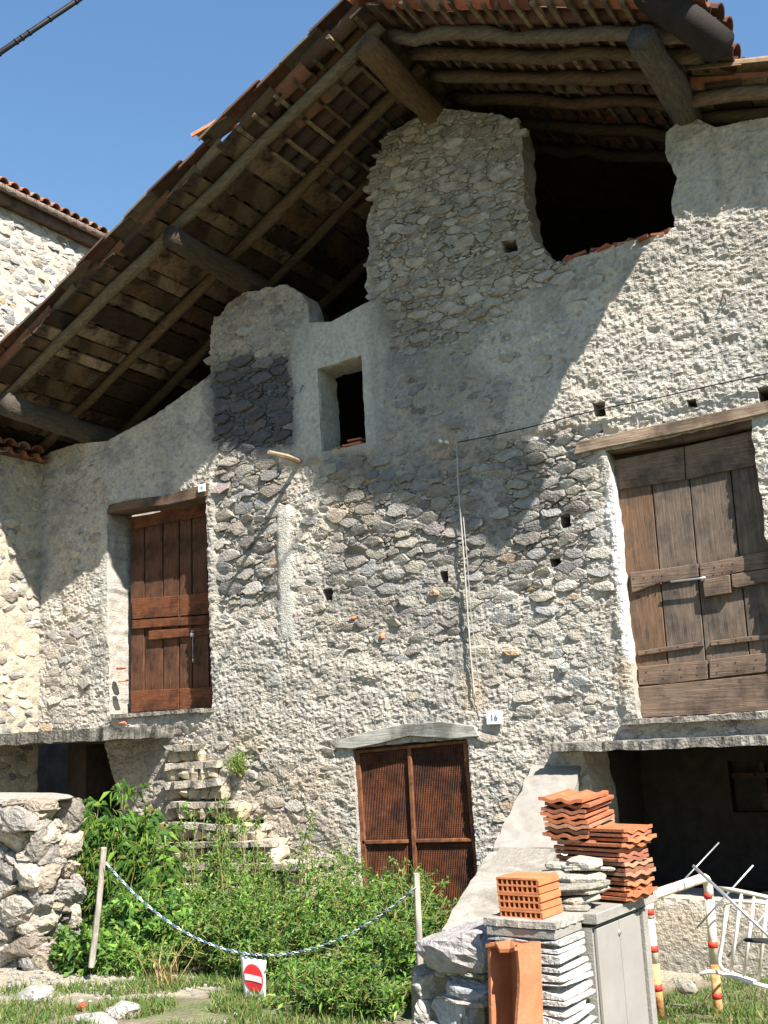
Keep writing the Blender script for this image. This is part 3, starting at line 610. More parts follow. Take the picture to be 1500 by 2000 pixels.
# ------------------------------------------------------------------ roof
ROOF = empty('roof', (0, 0, 0), HOUSE); ROOF.location = -np.array(HOUSE.location)
RX, RZ = -4.28, 7.88
XE = -1.45                                                   # right end of the upper roof
SLL, SLR = .475, .42
def rz(x, drop=0): return RZ+SLL*(x-RX) if x < RX else RZ-SLR*(x-RX)-drop
def logpath(a, b, n, amp, seed): rg = np.random.default_rng(seed); a = np.array(a); b = np.array(b); return [a+(b-a)*t+rg.normal(size=3)*amp*(0 < t < 1) for t in np.linspace(0, 1, n)]
def log(name, a, b, r0, r1, c, seed, amp=.012, n=9, seg=10):
    mb = MB(); rg = np.random.default_rng(seed); pts = logpath(a, b, n, amp, seed); mb.tube(pts, [r0+(r1-r0)*k/(n-1)*1+rg.normal()*r0*.09 for k in range(n)], seg, np.array(c)*(.62 if name == 'rafter' else .55)); vv = np.array(mb.v); vv += rg.normal(size=vv.shape)*r0*.05; mb.v = [tuple(q) for q in vv]; o = mb.obj(name, M['logwoodx' if name == 'rafter' else 'logwoody'], ROOF, True, np.mean(pts, 0)); return o
LOGK = .62
for k, (x, c, e) in enumerate(((-9.19, (.12, .10, .075), .1), (-6.77, (.10, .075, .05), 0), (-4.38, (.20, .125, .065), 0), (-1.92, (.14, .12, .095), 0))):
    z = rz(x)-.055-.13-e; log('purlin', (x, -1.17, z+.03), (x, 1.6, z-.12), .125, .14, c, 50+k, .01)
RC = [(.20, .155, .10), (.16, .105, .06), (.12, .085, .05), (.1, .07, .045), (.1, .07, .045)]
for k, (y, y2) in enumerate(((-1.0, -1.1), (.05, -.36), (.95, .28), (1.7, 1.3))):
    log('rafter', (-10.6, y, rz(-10.6)), (RX+.03, y2, RZ), .062, .055, RC[k], 60+k, .012, 14)
for k, y in enumerate((-.97, -.63, -.23, .22, .8, 1.4)):
    log('rafter', (RX+.05, y, RZ-.03), (-1.62, y+.03, rz(-1.62)), .062, .055, ((.19, .15, .11), (.15, .105, .065), (.15, .105, .065), (.13, .08, .05), (.1, .07, .05), (.1, .07, .05))[k], 70+k, .02, 12)
BC = [(.15, .105, .062), (.24, .175, .11), (.06, .04, .024), (.31, .24, .16), (.11, .065, .034), (.035, .024, .015), (.19, .135, .08)]
def slope_frame(side):   # unit along the slope (downwards), normal
    a = math.atan(SLL if side < 0 else SLR); return np.array([side*math.cos(a), 0, -math.sin(a)]), np.array([side*math.sin(a), 0, math.cos(a)])
def roof_piece(name, side, s0, s1, y0, y1, h0, h1, c, m, jit=.0, drop=0, base=None):
    u, n = slope_frame(side); o = np.array([RX, 0, RZ-drop]) if base is None else base; mb = MB()
    v = []
    for s in (s0, s1):
        for y in (y0, y1):
            for h in (h0, h1): v.append(o+u*s+n*h+np.array([0, y, 0])+RNG.uniform(-jit, jit, 3))
    f = [(0, 1, 3, 2), (4, 6, 7, 5), (0, 4, 5, 1), (2, 3, 7, 6), (0, 2, 6, 4), (1, 5, 7, 3)]
    if side < 0: f = [q[::-1] for q in f]
    return mobj(name, v, f, m, ROOF, np.tile(c, (8, 1)), False, np.mean(v, 0))
rg = random.Random(9); s = 1.05; HB = .062
while s < 6.7:
    wd = rg.uniform(.17, .32); cut = rg.choice([-.15, -.2, .6, .65]); 
    for (a, b) in ((-1.31-rg.uniform(-.05, .05), -1.03), (-1.01, cut), (cut+.012, 1.7)):
        if s < 1.75 and rg.random() < .42 and a > -1.2: continue
        c = np.array(rg.choice(BC))*rg.uniform(.5, 1.05); roof_piece('board', -1, s+rg.uniform(.006, .03), s+wd-.012, a, b, HB+rg.uniform(0, .008), HB+.026, c, M['board'], .006)
    s += wd
for side, a, b, st in ((-1, .08, 1.9, .24), (1, .06, 2.95, .155)):
    s = a
    while s < b:
        y0 = -1.33+rg.uniform(-.04, .05); roof_piece('batten', side, s, s+rg.uniform(.034, .05), y0, 1.7, HB, HB+.03, np.array((.25, .19, .12))*rg.uniform(.25, .9), M['board'], .006); s += st*rg.uniform(.75, 1.25)
# closed deck over the interior
for side, L in ((-1, 6.9), (1, 3.1)): roof_piece('deck', side, 0, L, 1.5, 7.3, HB, HB+.05, (.05, .04, .03), M['board'])
# barrel tiles
def tile_mesh(c, u, n, yax, L, r0, r1, conv, seg=7, th=.013):
    """half cone shell; u down the slope, r0 at the upper end"""
    v = []
    for t, r in ((0, r0), (L, r1)):
        for q in range(seg+1):
            g = math.pi*q/seg
            for rr in (r, r-th): v.append(c+u*t+yax*math.cos(g)*rr+n*math.sin(g)*rr*conv*.85)
    f = []; k = 2*(seg+1)
    for q in range(seg):
        a = 2*q; f += [(a, a+2, k+a+2, k+a), (a+1, k+a+1, k+a+3, a+3), (a, a+1, a+3, a+2), (k+a, k+a+2, k+a+3, k+a+1)]
    f += [(0, k, k+1, 1), (2*seg, 2*seg+1, k+2*seg+1, k+2*seg)]
    return v, f
TC = [(.26, .10, .055), (.20, .09, .055), (.30, .13, .07), (.16, .08, .05), (.24, .16, .10)]
def lay_tiles(side, s0, s1, ycols, parent, indiv, base, seed, hh=.125):
    u, n = slope_frame(side); rg = random.Random(seed); rest = MB(); yv = np.array([0, 1., 0])
    for ci, y in enumerate(ycols):
        for cover in (0, 1):
            s = s0+rg.uniform(0, .08)
            while s < s1:
                yy = y+(.105 if cover == 0 else 0)+rg.uniform(-.014, .014); h = hh+(.0 if cover == 0 else .035)+rg.uniform(-.006, .012)
                if ci == 0: yy += rg.uniform(-.04, .03); h += rg.uniform(-.005, .03)
                c = base+u*s+n*(h+.03)+yv*yy; uu = u+n*(-.035+.0)+yv*rg.uniform(-.03, .03); uu = uu/np.linalg.norm(uu)
                v, f = tile_mesh(c, uu, n, yv, .45, .085 if cover else .095, .1 if cover else .08, 1 if cover else -1); col = np.array(rg.choice(TC))*rg.uniform(.7, 1.2)
                if ci < indiv: mobj('roof_tile', v, f, M['tile'], parent, np.tile(col, (len(v), 1)), False, np.mean(v, 0))
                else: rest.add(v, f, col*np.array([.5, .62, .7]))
                s += .365+rg.uniform(-.015, .015)
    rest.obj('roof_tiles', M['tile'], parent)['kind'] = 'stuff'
B0 = np.array([RX, 0, RZ])
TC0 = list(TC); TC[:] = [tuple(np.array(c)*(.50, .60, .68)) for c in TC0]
cols = [-1.32+.205*k for k in range(42)]
for sd_ in (-1, 1): roof_piece('ridge_board', sd_, -.02, .14, -1.34, 7.2, HB+.002, HB+.03, (.08, .055, .035), M['board'])
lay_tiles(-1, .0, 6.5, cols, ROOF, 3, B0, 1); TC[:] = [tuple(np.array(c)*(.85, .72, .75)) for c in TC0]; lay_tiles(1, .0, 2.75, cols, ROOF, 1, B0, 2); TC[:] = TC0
u, n = slope_frame(-1); yv = np.array([0, 1., 0])
v, f = tile_mesh(B0+u*1.62+n*.24+yv*-1.30, (u+n*.28)/np.linalg.norm(u+n*.28), n, yv, .42, .1, .12, 1); mobj('roof_tile', v, f, M['tile'], ROOF, np.tile((.55, .2, .1), (len(v), 1)), False, np.mean(v, 0))
for k in range(22):
    v, f = tile_mesh(np.array([RX-.02, -1.40+.40*k, RZ+.16+.012*(k % 2)]), np.array([0, 1., .0]), np.array([0, 0, 1.]), np.array([1., 0, 0]), .46, .135, .115, 1); mobj('ridge_tile', v, f, M['tile'], ROOF, np.tile((.42, .16, .09), (len(v), 1)), False, np.mean(v, 0))
# gutter at the right end of the upper roof, seen against the sky
mb = MB(); mb.tube([P(1195, -75, -1.2), P(1300, 10, -1.2), P(1408, 92, -1.2)], [.135, .135, .125], 18); mb.obj('gutter', M['gutter'], ROOF, True)
# lower roof on the right
def lower_roof():
    a = P(1330, 150, -.3); b = P(1500, 132, -.3); sl = (b[2]-a[2])/(b[0]-a[0]); L = 5.2; o = np.array([-1.85, 0, a[2]+(-1.85-a[0])*sl])
    ang = math.atan(-sl); u = np.array([math.cos(ang), 0, -math.sin(ang)]); n = np.array([math.sin(ang), 0, math.cos(ang)])
    mb = MB()
    rgl = random.Random(2)
    for k, y in enumerate((-.18, .15, .6)):
        pts = logpath(o+yv*y-n*.16, o+yv*y-n*.16+u*L, 12, .01, 80+k); m2 = MB(); m2.tube(pts, .06, 9, (.14, .1, .07)); m2.obj('rafter', M['logwoodx'], ROOF, True, np.mean(pts, 0))
    s = 0
    while s < L:
        c = np.array(rgl.choice(BC))*rgl.uniform(.8, 1.3); wd = rgl.uniform(.18, .34); v = []
        for t in (s+.01, s+wd-.005):
            for y in (-.27+rgl.uniform(-.03, .03), 7.2):
                for h in (-.095, -.065): v.append(o+u*t+n*h+yv*y)
        f = [(0, 1, 3, 2), (4, 6, 7, 5), (0, 4, 5, 1), (2, 3, 7, 6), (0, 2, 6, 4), (1, 5, 7, 3)]
        mobj('board', v, f, M['board'], ROOF, np.tile(c, (8, 1)), False, np.mean(v, 0)); s += wd
    rest = MB()
    for ci in range(38):
        for cover in (0, 1):
            s = rgl.uniform(0, .08)
            while s < L-.2:
                c = o+u*s+n*(-.015+.03*cover)+yv*(-.30+.205*ci+(.105 if not cover else 0)+rgl.uniform(-.01, .01)); uu = u-n*.035; uu /= np.linalg.norm(uu)
                v, f = tile_mesh(c, uu, n, yv, .45, .085 if cover else .095, .1 if cover else .08, 1 if cover else -1); col = np.array(rgl.choice(TC))*rgl.uniform(.8, 1.2)
                if ci < 2: mobj('roof_tile', v, f, M['tile'], ROOF, np.tile(col, (len(v), 1)), False, np.mean(v, 0))
                else: rest.add(v, f, col*np.array([.5, .62, .7]))
                s += .365
    rest.obj('roof_tiles', M['tile'], ROOF)['kind'] = 'stuff'
lower_roof()

# ------------------------------------------------------------------ stone patches on other walls
def wall_patch(name, parent, o, udir, ndir, U, Zr, st, cb, nstones, tries, seed, Tm=-.004, lift=1., size=.05, label=None, relief=.04):
    us = np.arange(0, U, st); zs = np.arange(Zr[0], Zr[1], st); A, B = np.meshgrid(us, zs, indexing='ij'); o = np.array(o, float); udir = np.array(udir, float); ndir = np.array(ndir, float)
    h = Tm+(fbm(A+seed, B, .09, seed, 4)-.5)*relief; V = o+A.reshape(-1, 1)*udir+h.reshape(-1, 1)*ndir; V[:, 2] = B.ravel()
    n, m = A.shape; I = np.arange(n*m).reshape(n, m); F = np.stack([I[:-1, :-1], I[1:, :-1], I[1:, 1:], I[:-1, 1:]], -1).reshape(-1, 4)
    if np.cross(udir, (0, 0, 1))@ndir < 0: F = F[:, ::-1]
    cc = np.array(cb)*(.8+.4*fbm(A, B, .5, seed+9).reshape(-1, 1)); wobj = mobj(name, V, F, M['wall'], parent, cc, True)
    rg = np.random.default_rng(seed); sd = scatter_seeds(.03, U-.03, Zr[0], Zr[1]-.03, lambda x, z, u: size*(.5+1.3*u**2), tries, 1.8, seed); ps = cells(sd, 1.8, .008); it = []
    for k, p in enumerate(ps):
        if p is None: continue
        pa = np.array(p); pa[:, 0] = np.clip(pa[:, 0], 0, U); pa[:, 1] = np.clip(pa[:, 1], *Zr); ar = np.ptp(pa[:, 0])*np.ptp(pa[:, 1])
        if ar < .001: continue
        v, f = stone_mesh([tuple(q) for q in pa], rg.normal()*.008+.002, .05, rg.uniform(.008, .014), rg); W = o+v[:, :1]*udir+v[:, 1:2]*ndir; W[:, 2] = v[:, 2]
        if np.cross(udir, (0, 0, 1))@ndir < 0: f = [q[::-1] for q in f]
        cam_d = W.mean(0)-CAM; w_ = cam_d@FW; px = 750+FPX*(cam_d@CI)/w_; py = 1000-FPX*(cam_d@CJ)/w_; seen = 0 < px < 1500 and 0 < py < 2000
        it.append((ar*(1 if seen else .05), W, f, stonecol(rg, 0, 0, 0, lift)))
    it.sort(key=lambda q: -q[0])
    for a, v, f, c in it[:nstones]: mobj('stone', v, f, M['stone'], wobj, np.tile(c, (len(v), 1)), False, v.mean(0))
    if it[nstones:]:
        mb = MB()
        for a, v, f, c in it[nstones:]: mb.add(v, f, c)
        mb.obj('rubble_stones', M['stone'], wobj)['kind'] = 'stuff'
    return wobj
# annex at the left, coming towards the street
AN = tag(empty('annex_building', (-10.5, -2, -.3)), 'side wing with rendered stone wall under low red tile eave', 'building')
wall_patch('wall', AN, (-9.955, -2.0, 0), (0, 1, 0), (1, 0, 0), 2.0, (-.4, 4.98), .018, (.41, .365, .28), 80, 9000, 21, .017, size=.032)
mb = MB(); mb.box((-14, -6.5, -.5), (-10.03, 0, 4.95)); mb.box((-10.03, -6.5, -.5), (-9.97, -2.0, 4.95)); mb.obj('wall_body', M['concrete'], AN)
mb = MB()
mb.add([(-9.85, -6.6, 5.0), (-9.85, .0, 5.0), (-14, 0, 5.5), (-14, -6.6, 5.5), (-9.85, -6.6, 4.96), (-9.85, 0, 4.96), (-14, 0, 5.45), (-14, -6.6, 5.45)], [(0, 1, 2, 3), (7, 6, 5, 4), (0, 4, 5, 1)]); mb.obj('roof_deck', M['lintelD'], AN)
rest = MB(); u_ = np.array([.993, 0, -.12]); n_ = np.array([.12, 0, .993])
for ci in range(32):
    for r_ in range(9):
        for cover in (0, 1):
            v, f = tile_mesh(np.array([-10.22-.37*r_, -.12-.2*ci-(.1 if cover else 0), 5.08+.044*r_+.03*cover]), u_, n_, yv, .45, .085, .09, 1 if cover else -1, 6); col = np.array(random.choice(TC))*1.1
            if r_ == 0 and ci < 6: mobj('roof_tile', v, f, M['tile'], AN, np.tile(col, (len(v), 1)), False, np.mean(v, 0))
            else: rest.add(v, f, col)
rest.obj('roof_tiles', M['tile'], AN)['kind'] = 'stuff'
# neighbour house far left
NH = tag(empty('neighbour_house', (-13, 3, 0)), 'tall sunlit stone house behind the farmhouse with gutter and tile eave', 'house')
wall_patch('wall', NH, (-12.5, -1.5, 0), (0, 1, 0), (1, 0, 0), 7.5, (6.3, 9.72), .03, (.45, .415, .35), 200, 26000, 33, .013, 1.12, .038, relief=.03)
mb = MB(); mb.box((-18, -1.5, 0), (-12.56, 6.5, 9.7)); mb.box((-12.57, -1.5, 0), (-12.5, 6.5, 6.3)); mb.obj('wall_body', M['concrete'], NH)
mb = MB(); mb.box((-12.52, -1.6, 9.72), (-12.34, 6.6, 9.86)); mb.obj('eave_board', M['lintelD'], NH)
mb = MB(); mb.tube([(-12.26, -1.7, 9.90), (-12.26, 6.7, 9.90)], .055, 12); mb.obj('gutter', M['gutterg'], NH, True)
mb = MB()
for ci in range(40):
    for r_ in range(8):
        for cover in (0, 1):
            v, f = tile_mesh(np.array([-12.62-.37*r_, 6.4-.2*ci-(.1 if cover else 0), 10.07+.13*r_+.03*cover]), np.array([.943, 0, -.33]), np.array([.33, 0, .943]), yv, .45, .085, .09, 1 if cover else -1, 6)
            if r_ == 0 and cover and ci < 40: mobj('roof_tile', v, f, M['tile'], NH, np.tile(np.array(random.choice(TC))*1.2, (len(v), 1)), False, np.mean(v, 0))
            else: mb.add(v, f, np.array(random.choice(TC))*1.15)
mb.obj('roof_tiles', M['tile'], NH)['kind'] = 'stuff'

# ------------------------------------------------------------------ rubble wall bottom left
def packed_wall(name, label, parent_cat, o, udir, ndir, U, Z0, Z1, size, seed, thick, cb, squash=1.6, lift=1.1, endface=True, capz=True, filler=True):
    root = tag(empty(name, tuple(np.array(o)+np.array([0, 0, Z0]))), label, parent_cat); o = np.array(o, float); ud = np.array(udir, float); nd = np.array(ndir, float); rg = np.random.default_rng(abs(int(seed)))
    R = np.column_stack([ud, -nd, (0, 0, 1)])
    def face(o_, ud_, nd_, W):
        sd = scatter_seeds(0, W, Z0, Z1, lambda x, z, u: size*(.42+1.25*u**1.6), 5000, squash, seed+int(W*10)); ps = cells(sd, squash, .012)
        for p in ps:
            if p is None: continue
            pa = np.array(p); pa[:, 0] = np.clip(pa[:, 0], 0, W); pa[:, 1] = np.clip(pa[:, 1], Z0, Z1); wd, ht = np.ptp(pa[:, 0]), np.ptp(pa[:, 1])
            if wd*ht < .0015: continue
            c = pa.mean(0); dp = min(.28, .6*max(wd, ht)+.06); R_ = np.column_stack([ud_, -nd_, (0, 0, 1)])
            v, f = lumpy((0, 0, 0), (wd*1.14, dp*1.15, ht*1.12), int(rg.integers(1e6)), 3, .17)
            v = v@roty(rg.normal()*.16).T@R_.T+(o_+ud_*c[0]+nd_*(rg.uniform(-.03, .05)-dp*.34)+np.array([0, 0, c[1]]))
            mobj('stone', v, f, M['stone'], root, np.tile(stonecol(rg, 0, 0, 0, lift)*np.array([1.04, .99, .93]), (len(v), 1)), False, v.mean(0))
    face(o, ud, nd, U)
    if endface: face(o+ud*U, -nd, ud, thick)
    mb = MB(); c = []
    for a in (.03, U-.10):
        for b in (.10, thick):
            for z in (Z0-.2, Z1-.04): c.append(o+ud*a-nd*b+np.array([0, 0, z]))
    f = [(0, 1, 3, 2), (4, 6, 7, 5), (0, 4, 5, 1), (2, 3, 7, 6), (0, 2, 6, 4), (1, 5, 7, 3)]
    mb.add(c, f, cb); mb.obj('mortar_core', M['wall'], root)
    return root
LWX = P(157, 1700, -2.33)[0]
LWD = packed_wall('rubble_wall', 'low wall of big rough pale stones at the bottom left corner', 'wall', (-9.6, -2.75, 0), (1, 0, 0), (0, -1, 0), LWX+9.6, -.12, 1.20, .058, 6, .42, (.13, .12, .10), 1.75, .80)
mb = MB(); v, f = lumpy(((LWX-9.6)/2, -2.54, 1.215), (LWX+9.6, .44, .09), 3, 4, .03); mb.add(v, f, (.30, .28, .24)); mb.obj('mortar_cap', M['wall'], LWD)

# ------------------------------------------------------------------ sloping parapet of the ramp
def parapet():
    root = tag(empty('sloping_parapet', (-3.2, -1.5, -.3)), 'sloping concrete capped wall running down from the facade beside the mesh door', 'wall')
    a0, a1 = np.array([-3.80, -.0, 1.27]), np.array([-3.37, -.0, 1.25]); b0, b1 = PX(862, 1815, -3.02), None; b0 = np.array(b0); b1 = b0+np.array([.41, .06, -.01])
    mid0 = PX(962, 1658, -3.41); mid1 = mid0+np.array([.47, .05, 0.0])
    def seg(p0, p1, q0, q1, th, name, m):
        vs = []; k = 14; w2 = 6
        for i in range(k+1):
            for j in range(w2+1):
                t = i/k; l = p0*(1-t)+q0*t; r = p1*(1-t)+q1*t; p = l+(r-l)*j/w2; e = j in (0, w2); p = p+np.array([(RNG.normal()*.006 if e else 0), 0, RNG.normal()*.003]); vs.append(p)
        n = len(vs); vs += [p-np.array([0, 0, th]) for p in vs]; f = []
        I = lambda i, j: i*(w2+1)+j
        for i in range(k):
            for j in range(w2): f.append((I(i, j), I(i+1, j), I(i+1, j+1), I(i, j+1))); f.append(tuple(n+q for q in (I(i, j+1), I(i+1, j+1), I(i+1, j), I(i, j))))
            f.append((I(i, 0), I(i, 0)+n, I(i+1, 0)+n, I(i+1, 0))); f.append((I(i+1, w2), I(i+1, w2)+n, I(i, w2)+n, I(i, w2)))
        for j in range(w2): f.append((I(0, j), I(0, j+1), I(0, j+1)+n, I(0, j)+n)); f.append((I(k, j+1), I(k, j), I(k, j)+n, I(k, j+1)+n))
        return mobj(name, vs, f, m, root, None, False, np.mean(vs, 0))
    g = (a0-mid0)*.004
    seg(a0, a1, mid0+g*3, mid1+g*3, .09, 'coping_slab', M['cap']); seg(mid0-np.array([.03, 0, .02]), mid1-np.array([0, 0, .02]), b0, b1, .09, 'coping_slab', M['concrete'])
    # body of rubble on the near side and a core
    vs = [a0+(.03, 0, -.1), a1-(.03, 0, .1), b1-(.03, 0, .1), b0+(.03, 0, -.1)]; vs += [np.array([p[0], p[1], -.6]) for p in vs]
    mobj('core', vs, [(3, 2, 1, 0), (0, 1, 5, 4), (1, 2, 6, 5), (2, 3, 7, 6), (3, 0, 4, 7)], M['wall'], root, np.tile((.24, .22, .19), (8, 1)))
    rg = np.random.default_rng(8)
    for k in range(120):
        t = rg.random(); p = a1*(1-t)+b1*t; z = rg.uniform(-.2, p[2]-.13); v, f = lumpy((p[0]-.05, p[1], z), (.12, rg.uniform(.1, .22), rg.uniform(.05, .11)), k, 1, .15); mobj('stone', v, f, M['stone'], root, np.tile(stonecol(rg, 0, 0, .1, 1.15), (len(v), 1)), False, v.mean(0))
parapet()

# ------------------------------------------------------------------ pier, side wall and what lies on them
UU = np.array([.0767, .997, 0]); VV = np.array([.997, -.0767, 0]); ZT = .78
PC = PZ(1078, 1800, ZT); RW = np.column_stack([VV, UU, (0, 0, 1)])       # local x = VV, y = UU
def W(x, y, z): return PC+VV*x+UU*y+np.array([0, 0, z-ZT])
def obox(mb, lo, hi, jit=0, c=(.5, .5, .5), rot=None, ctr=None):
    v = np.array([(x, y, z) for x in (lo[0], hi[0]) for y in (lo[1], hi[1]) for z in (lo[2], hi[2])], float)
    if jit: v += RNG.uniform(-jit, jit, v.shape)
    if rot is not None: k = np.array(ctr) if ctr is not None else v.mean(0); v = (v-k)@np.array(rot).T+k
    mb.add([W(*p) for p in v], [(0, 1, 3, 2), (4, 6, 7, 5), (0, 4, 5, 1), (2, 3, 7, 6), (0, 2, 6, 4), (1, 5, 7, 3)], c)
def pier():
    root = tag(empty('stone_pier', tuple(W(-.15, .1, 0))), 'square pier of thin pale stone courses under a slate cap', 'pier'); rg = np.random.default_rng(12); z = ZT-.075; k = 0
    while z > -.05:
        h = rg.uniform(.022, .04); e = .0+.10*(ZT-z); jx = rg.uniform(-.008, .008)
        parts = [(-.305-e*.3, .02+e+jx)] if k % 3 else [(-.305-e*.3, -.12+jx), (-.115+jx, .02+e)]
        for a, b in parts:
            mb = MB(); c = np.array([.60, .57, .53])*rg.uniform(.72, 1.08) if rg.random() > .2 else np.array([.36, .35, .33]); 
            vv, ff = lumpy(((a+b)/2, .11-e*.4+rg.uniform(-.004, .004), z-h/2), ((b-a)*1.3, (.25+e)*1.25, h*1.12), int(rg.integers(1e6)), 3, .02)
            vv[:, 0] = np.clip(vv[:, 0], a+rg.normal()*.002, b+rg.normal()*.002); vv[:, 1] = np.clip(vv[:, 1], -.015-e*.6-jx*.6, .24); mobj('course_stone', [W(*q) for q in vv], ff, M['stone'], root, np.tile(c, (len(vv), 1)), False, W((a+b)/2, .1, z))
        z -= h+rg.uniform(.001, .004); k += 1
    mb = MB(); obox(mb, (-.29, .01, -.1), (.0, .22, ZT-.06), 0, (.34, .32, .28)); mb.obj('mortar_core', M['wall'], root)
    o = rough_slab('cap_slate', 0, .35, 0, .27, 0, .03, M['concrete'], root, 71, .005, .02); 
    for v in o.data.vertices: q = np.array(v.co)+np.array(o.location)+world_loc(root); v.co = Vector(W(q[0]-.325, q[1]-.03, ZT-.03+q[2])-world_loc(root)-np.array(o.location))
    mb = MB(); obox(mb, (-.315, -.02, ZT-.072), (.018, .24, ZT-.033), .002); bevel(mb.obj('cap_board', M['cap'], root), .003)
pier()
def side_wall():
    root = tag(empty('panel_wall', tuple(W(.1, .6, 0))), 'low box wall faced with a grey panel under a thin pale slab behind the stone pier', 'wall')
    mb = MB(); obox(mb, (-.30, .255, -.2), (.055, .86, ZT-.065), 0, (.5, .48, .44)); mb.obj('body', M['cap'], root)
    mb = MB(); obox(mb, (-.33, .248, ZT-.05), (.09, .93, ZT-.005), .003); bevel(mb.obj('top_slab', M['cap'], root), .004)
    for a, b in ((.27, .50), (.506, .735)):
        mb = MB(); obox(mb, (.058, a, .14), (.074, b, ZT-.07), 0); bevel(mb.obj('panel', M['panel'], root), .002)
    mb = MB(); obox(mb, (.058, .745, .02), (.09, .80, ZT-.06), .001); bevel(mb.obj('edge_strip', M['cap'], root), .003)
    for y, z in ((.49, .66), (.50, .24)): mb = MB(); mb.tube([W(.072, y, z), W(.082, y, z)], .012, 8); mb.obj('bolt', M['galv'], root, True)
    mb = MB(); v, f = lumpy((0, 0, 0), (.5, 1.0, .42), 4, 3, .04); v = np.array([W(.16+q[0], .50+q[1], -.06+q[2]) for q in v]); mb.add(v, f, (.4, .37, .31)); mb.obj('footing', M['cap'], root)
side_wall()
mbk = None
def hollow_brick(z, dx, label):
    mb = MB(); L, Hh, Dp = .205, .066, .19; x0, y0 = -.270+dx, .03; nc = 8; t = .008; cw = (L-t)/nc
    obox(mb, (x0, y0, z), (x0+L, y0+Dp, z+t)); obox(mb, (x0, y0, z+Hh-t), (x0+L, y0+Dp, z+Hh)); obox(mb, (x0+.002, y0+.001, z+Hh/2-t/2), (x0+L-.002, y0+Dp, z+Hh/2+t/2))
    for k in range(nc+1): obox(mb, (x0+cw*k+.0005, y0+.0015, z+t-.001), (x0+cw*k+t-.0005, y0+Dp, z+Hh-t+.001))
    for a in (.0, .5): obox(mb, (x0+L, y0, z+Hh*(a+.06)), (x0+L+.007, y0+Dp, z+Hh*(a+.40)))
    obox(mb, (x0+.004, y0+Dp*.6, z+.004), (x0+L-.004, y0+Dp*.62, z+Hh-.004))
    o = mb.obj('hollow_brick', M['brick']); tag(o, label, 'brick', 'hollow clay bricks stacked on the pier')
for k, (z, dx, lb) in enumerate(((ZT+.001, 0, 'lowest orange hollow clay brick, half hidden on the pier cap'), (ZT+.068, -.004, 'middle one of the three orange hollow clay bricks on the pier'), (ZT+.135, -.008, 'topmost of the three orange hollow clay bricks on the pier'))):
    hollow_brick(z-.035 if k == 0 else z-.035, dx, lb)
# the stacked interlocking roof tiles
def flat_tile(seed, L=.38, Wd=.225):
    """interlocking tile: waved cross section, raised side rims, end nib; local x width, y length"""
    rg = np.random.default_rng(seed); xs = np.linspace(-Wd/2, Wd/2, 15); pr = .0065*np.cos(xs/Wd*2*math.pi*2.5)*np.array([1]*15); pr[0] += .006; pr[-1] += .006; v = []; f = []
    ys = (-L/2, -L/2+.02, L/2-.02, L/2); 
    for s_ in (0, 1):
        for y in ys:
            for x, p in zip(xs, pr): v.append((x, y, p+(.013 if s_ else 0)+(.004 if abs(y) == L/2 and s_ else 0)+rg.normal()*.0006))
    I = lambda s_, j, i: s_*60+j*15+i
    for j in range(3):
        for i in range(14): f.append((I(1, j, i), I(1, j, i+1), I(1, j+1, i+1), I(1, j+1, i))); f.append((I(0, j, i+1), I(0, j, i), I(0, j+1, i), I(0, j+1, i+1)))
    for i in range(14): f.append((I(0, 0, i), I(0, 0, i+1), I(1, 0, i+1), I(1, 0, i))); f.append((I(1, 3, i), I(1, 3, i+1), I(0, 3, i+1), I(0, 3, i)))
    for j in range(3): f.append((I(0, j+1, 0), I(0, j, 0), I(1, j, 0), I(1, j+1, 0))); f.append((I(0, j, 14), I(0, j+1, 14), I(1, j+1, 14), I(1, j, 14)))
    return np.array(v), f
TCC = [(.40, .135, .06), (.33, .115, .055), (.45, .17, .08), (.27, .11, .065), (.40, .21, .13)]
ORD = ['first', 'second', 'third', 'fourth', 'fifth', 'sixth', 'seventh', 'eighth', 'ninth', 'tenth', 'eleventh', 'twelfth', 'thirteenth']
def stack(cx, cy, z0, n, dz, ang, group, label, toplabel, seed, tilt=(0, 0), spread=.012, L=.38, botlabel=None):
    rg = random.Random(seed)
    for k in range(n):
        v, f = flat_tile(seed+k, L); c = np.array(rg.choice(TCC))*rg.uniform(.8, 1.15); a = ang+rg.uniform(-.05, .05)
        v = v@rotx(tilt[0]+rg.uniform(-.012, .012)).T@roty(tilt[1]+rg.uniform(-.012, .012)).T@rotz(a).T; ox, oy = rg.uniform(-spread, spread)*1.5-(.003*k if n == 9 else 0), rg.uniform(-spread, spread)*1.5
        v = np.array([W(cx+ox+q[0], cy+oy+q[1], z0+k*dz+q[2]) for q in v]); o = mobj('roof_tile', v, f, M['tile'], None, np.tile(c, (len(v), 1)))
        tag(o, toplabel if k == n-1 else (botlabel if k == 0 else label % ORD[k]), 'tile', group)
g_ = 'terracotta roof tiles stacked on the panel wall'
stack(-.05, .66, ZT+.003, 12, .0215, math.pi/2-.22, g_, 'ridged red roof tile, %s from the bottom of the right hand stack', 'uppermost full tile of the broad lower stack on the panel wall', 100, (0, 0), botlabel='lowest ridged tile of the right hand stack, lying on the wall slab')
stack(.04, .66, ZT+.003+12*.0215, 3, .022, math.pi/2-.25, g_, 'red roof tile, %s of the three set back on the right hand stack', 'topmost ridged tile at the right edge of the tile pile', 200, (0, 0), L=.23, botlabel='lowest of the three extra tiles on the right hand stack')
stack(-.19, .74, ZT+.262, 9, .0235, .10, g_, 'wavy ended red roof tile, %s from the bottom of the upper left stack', 'highest red roof tile, on top of the left hand stack', 300, (.04, .07), botlabel='bottom tile of the upper left stack, laid askew')
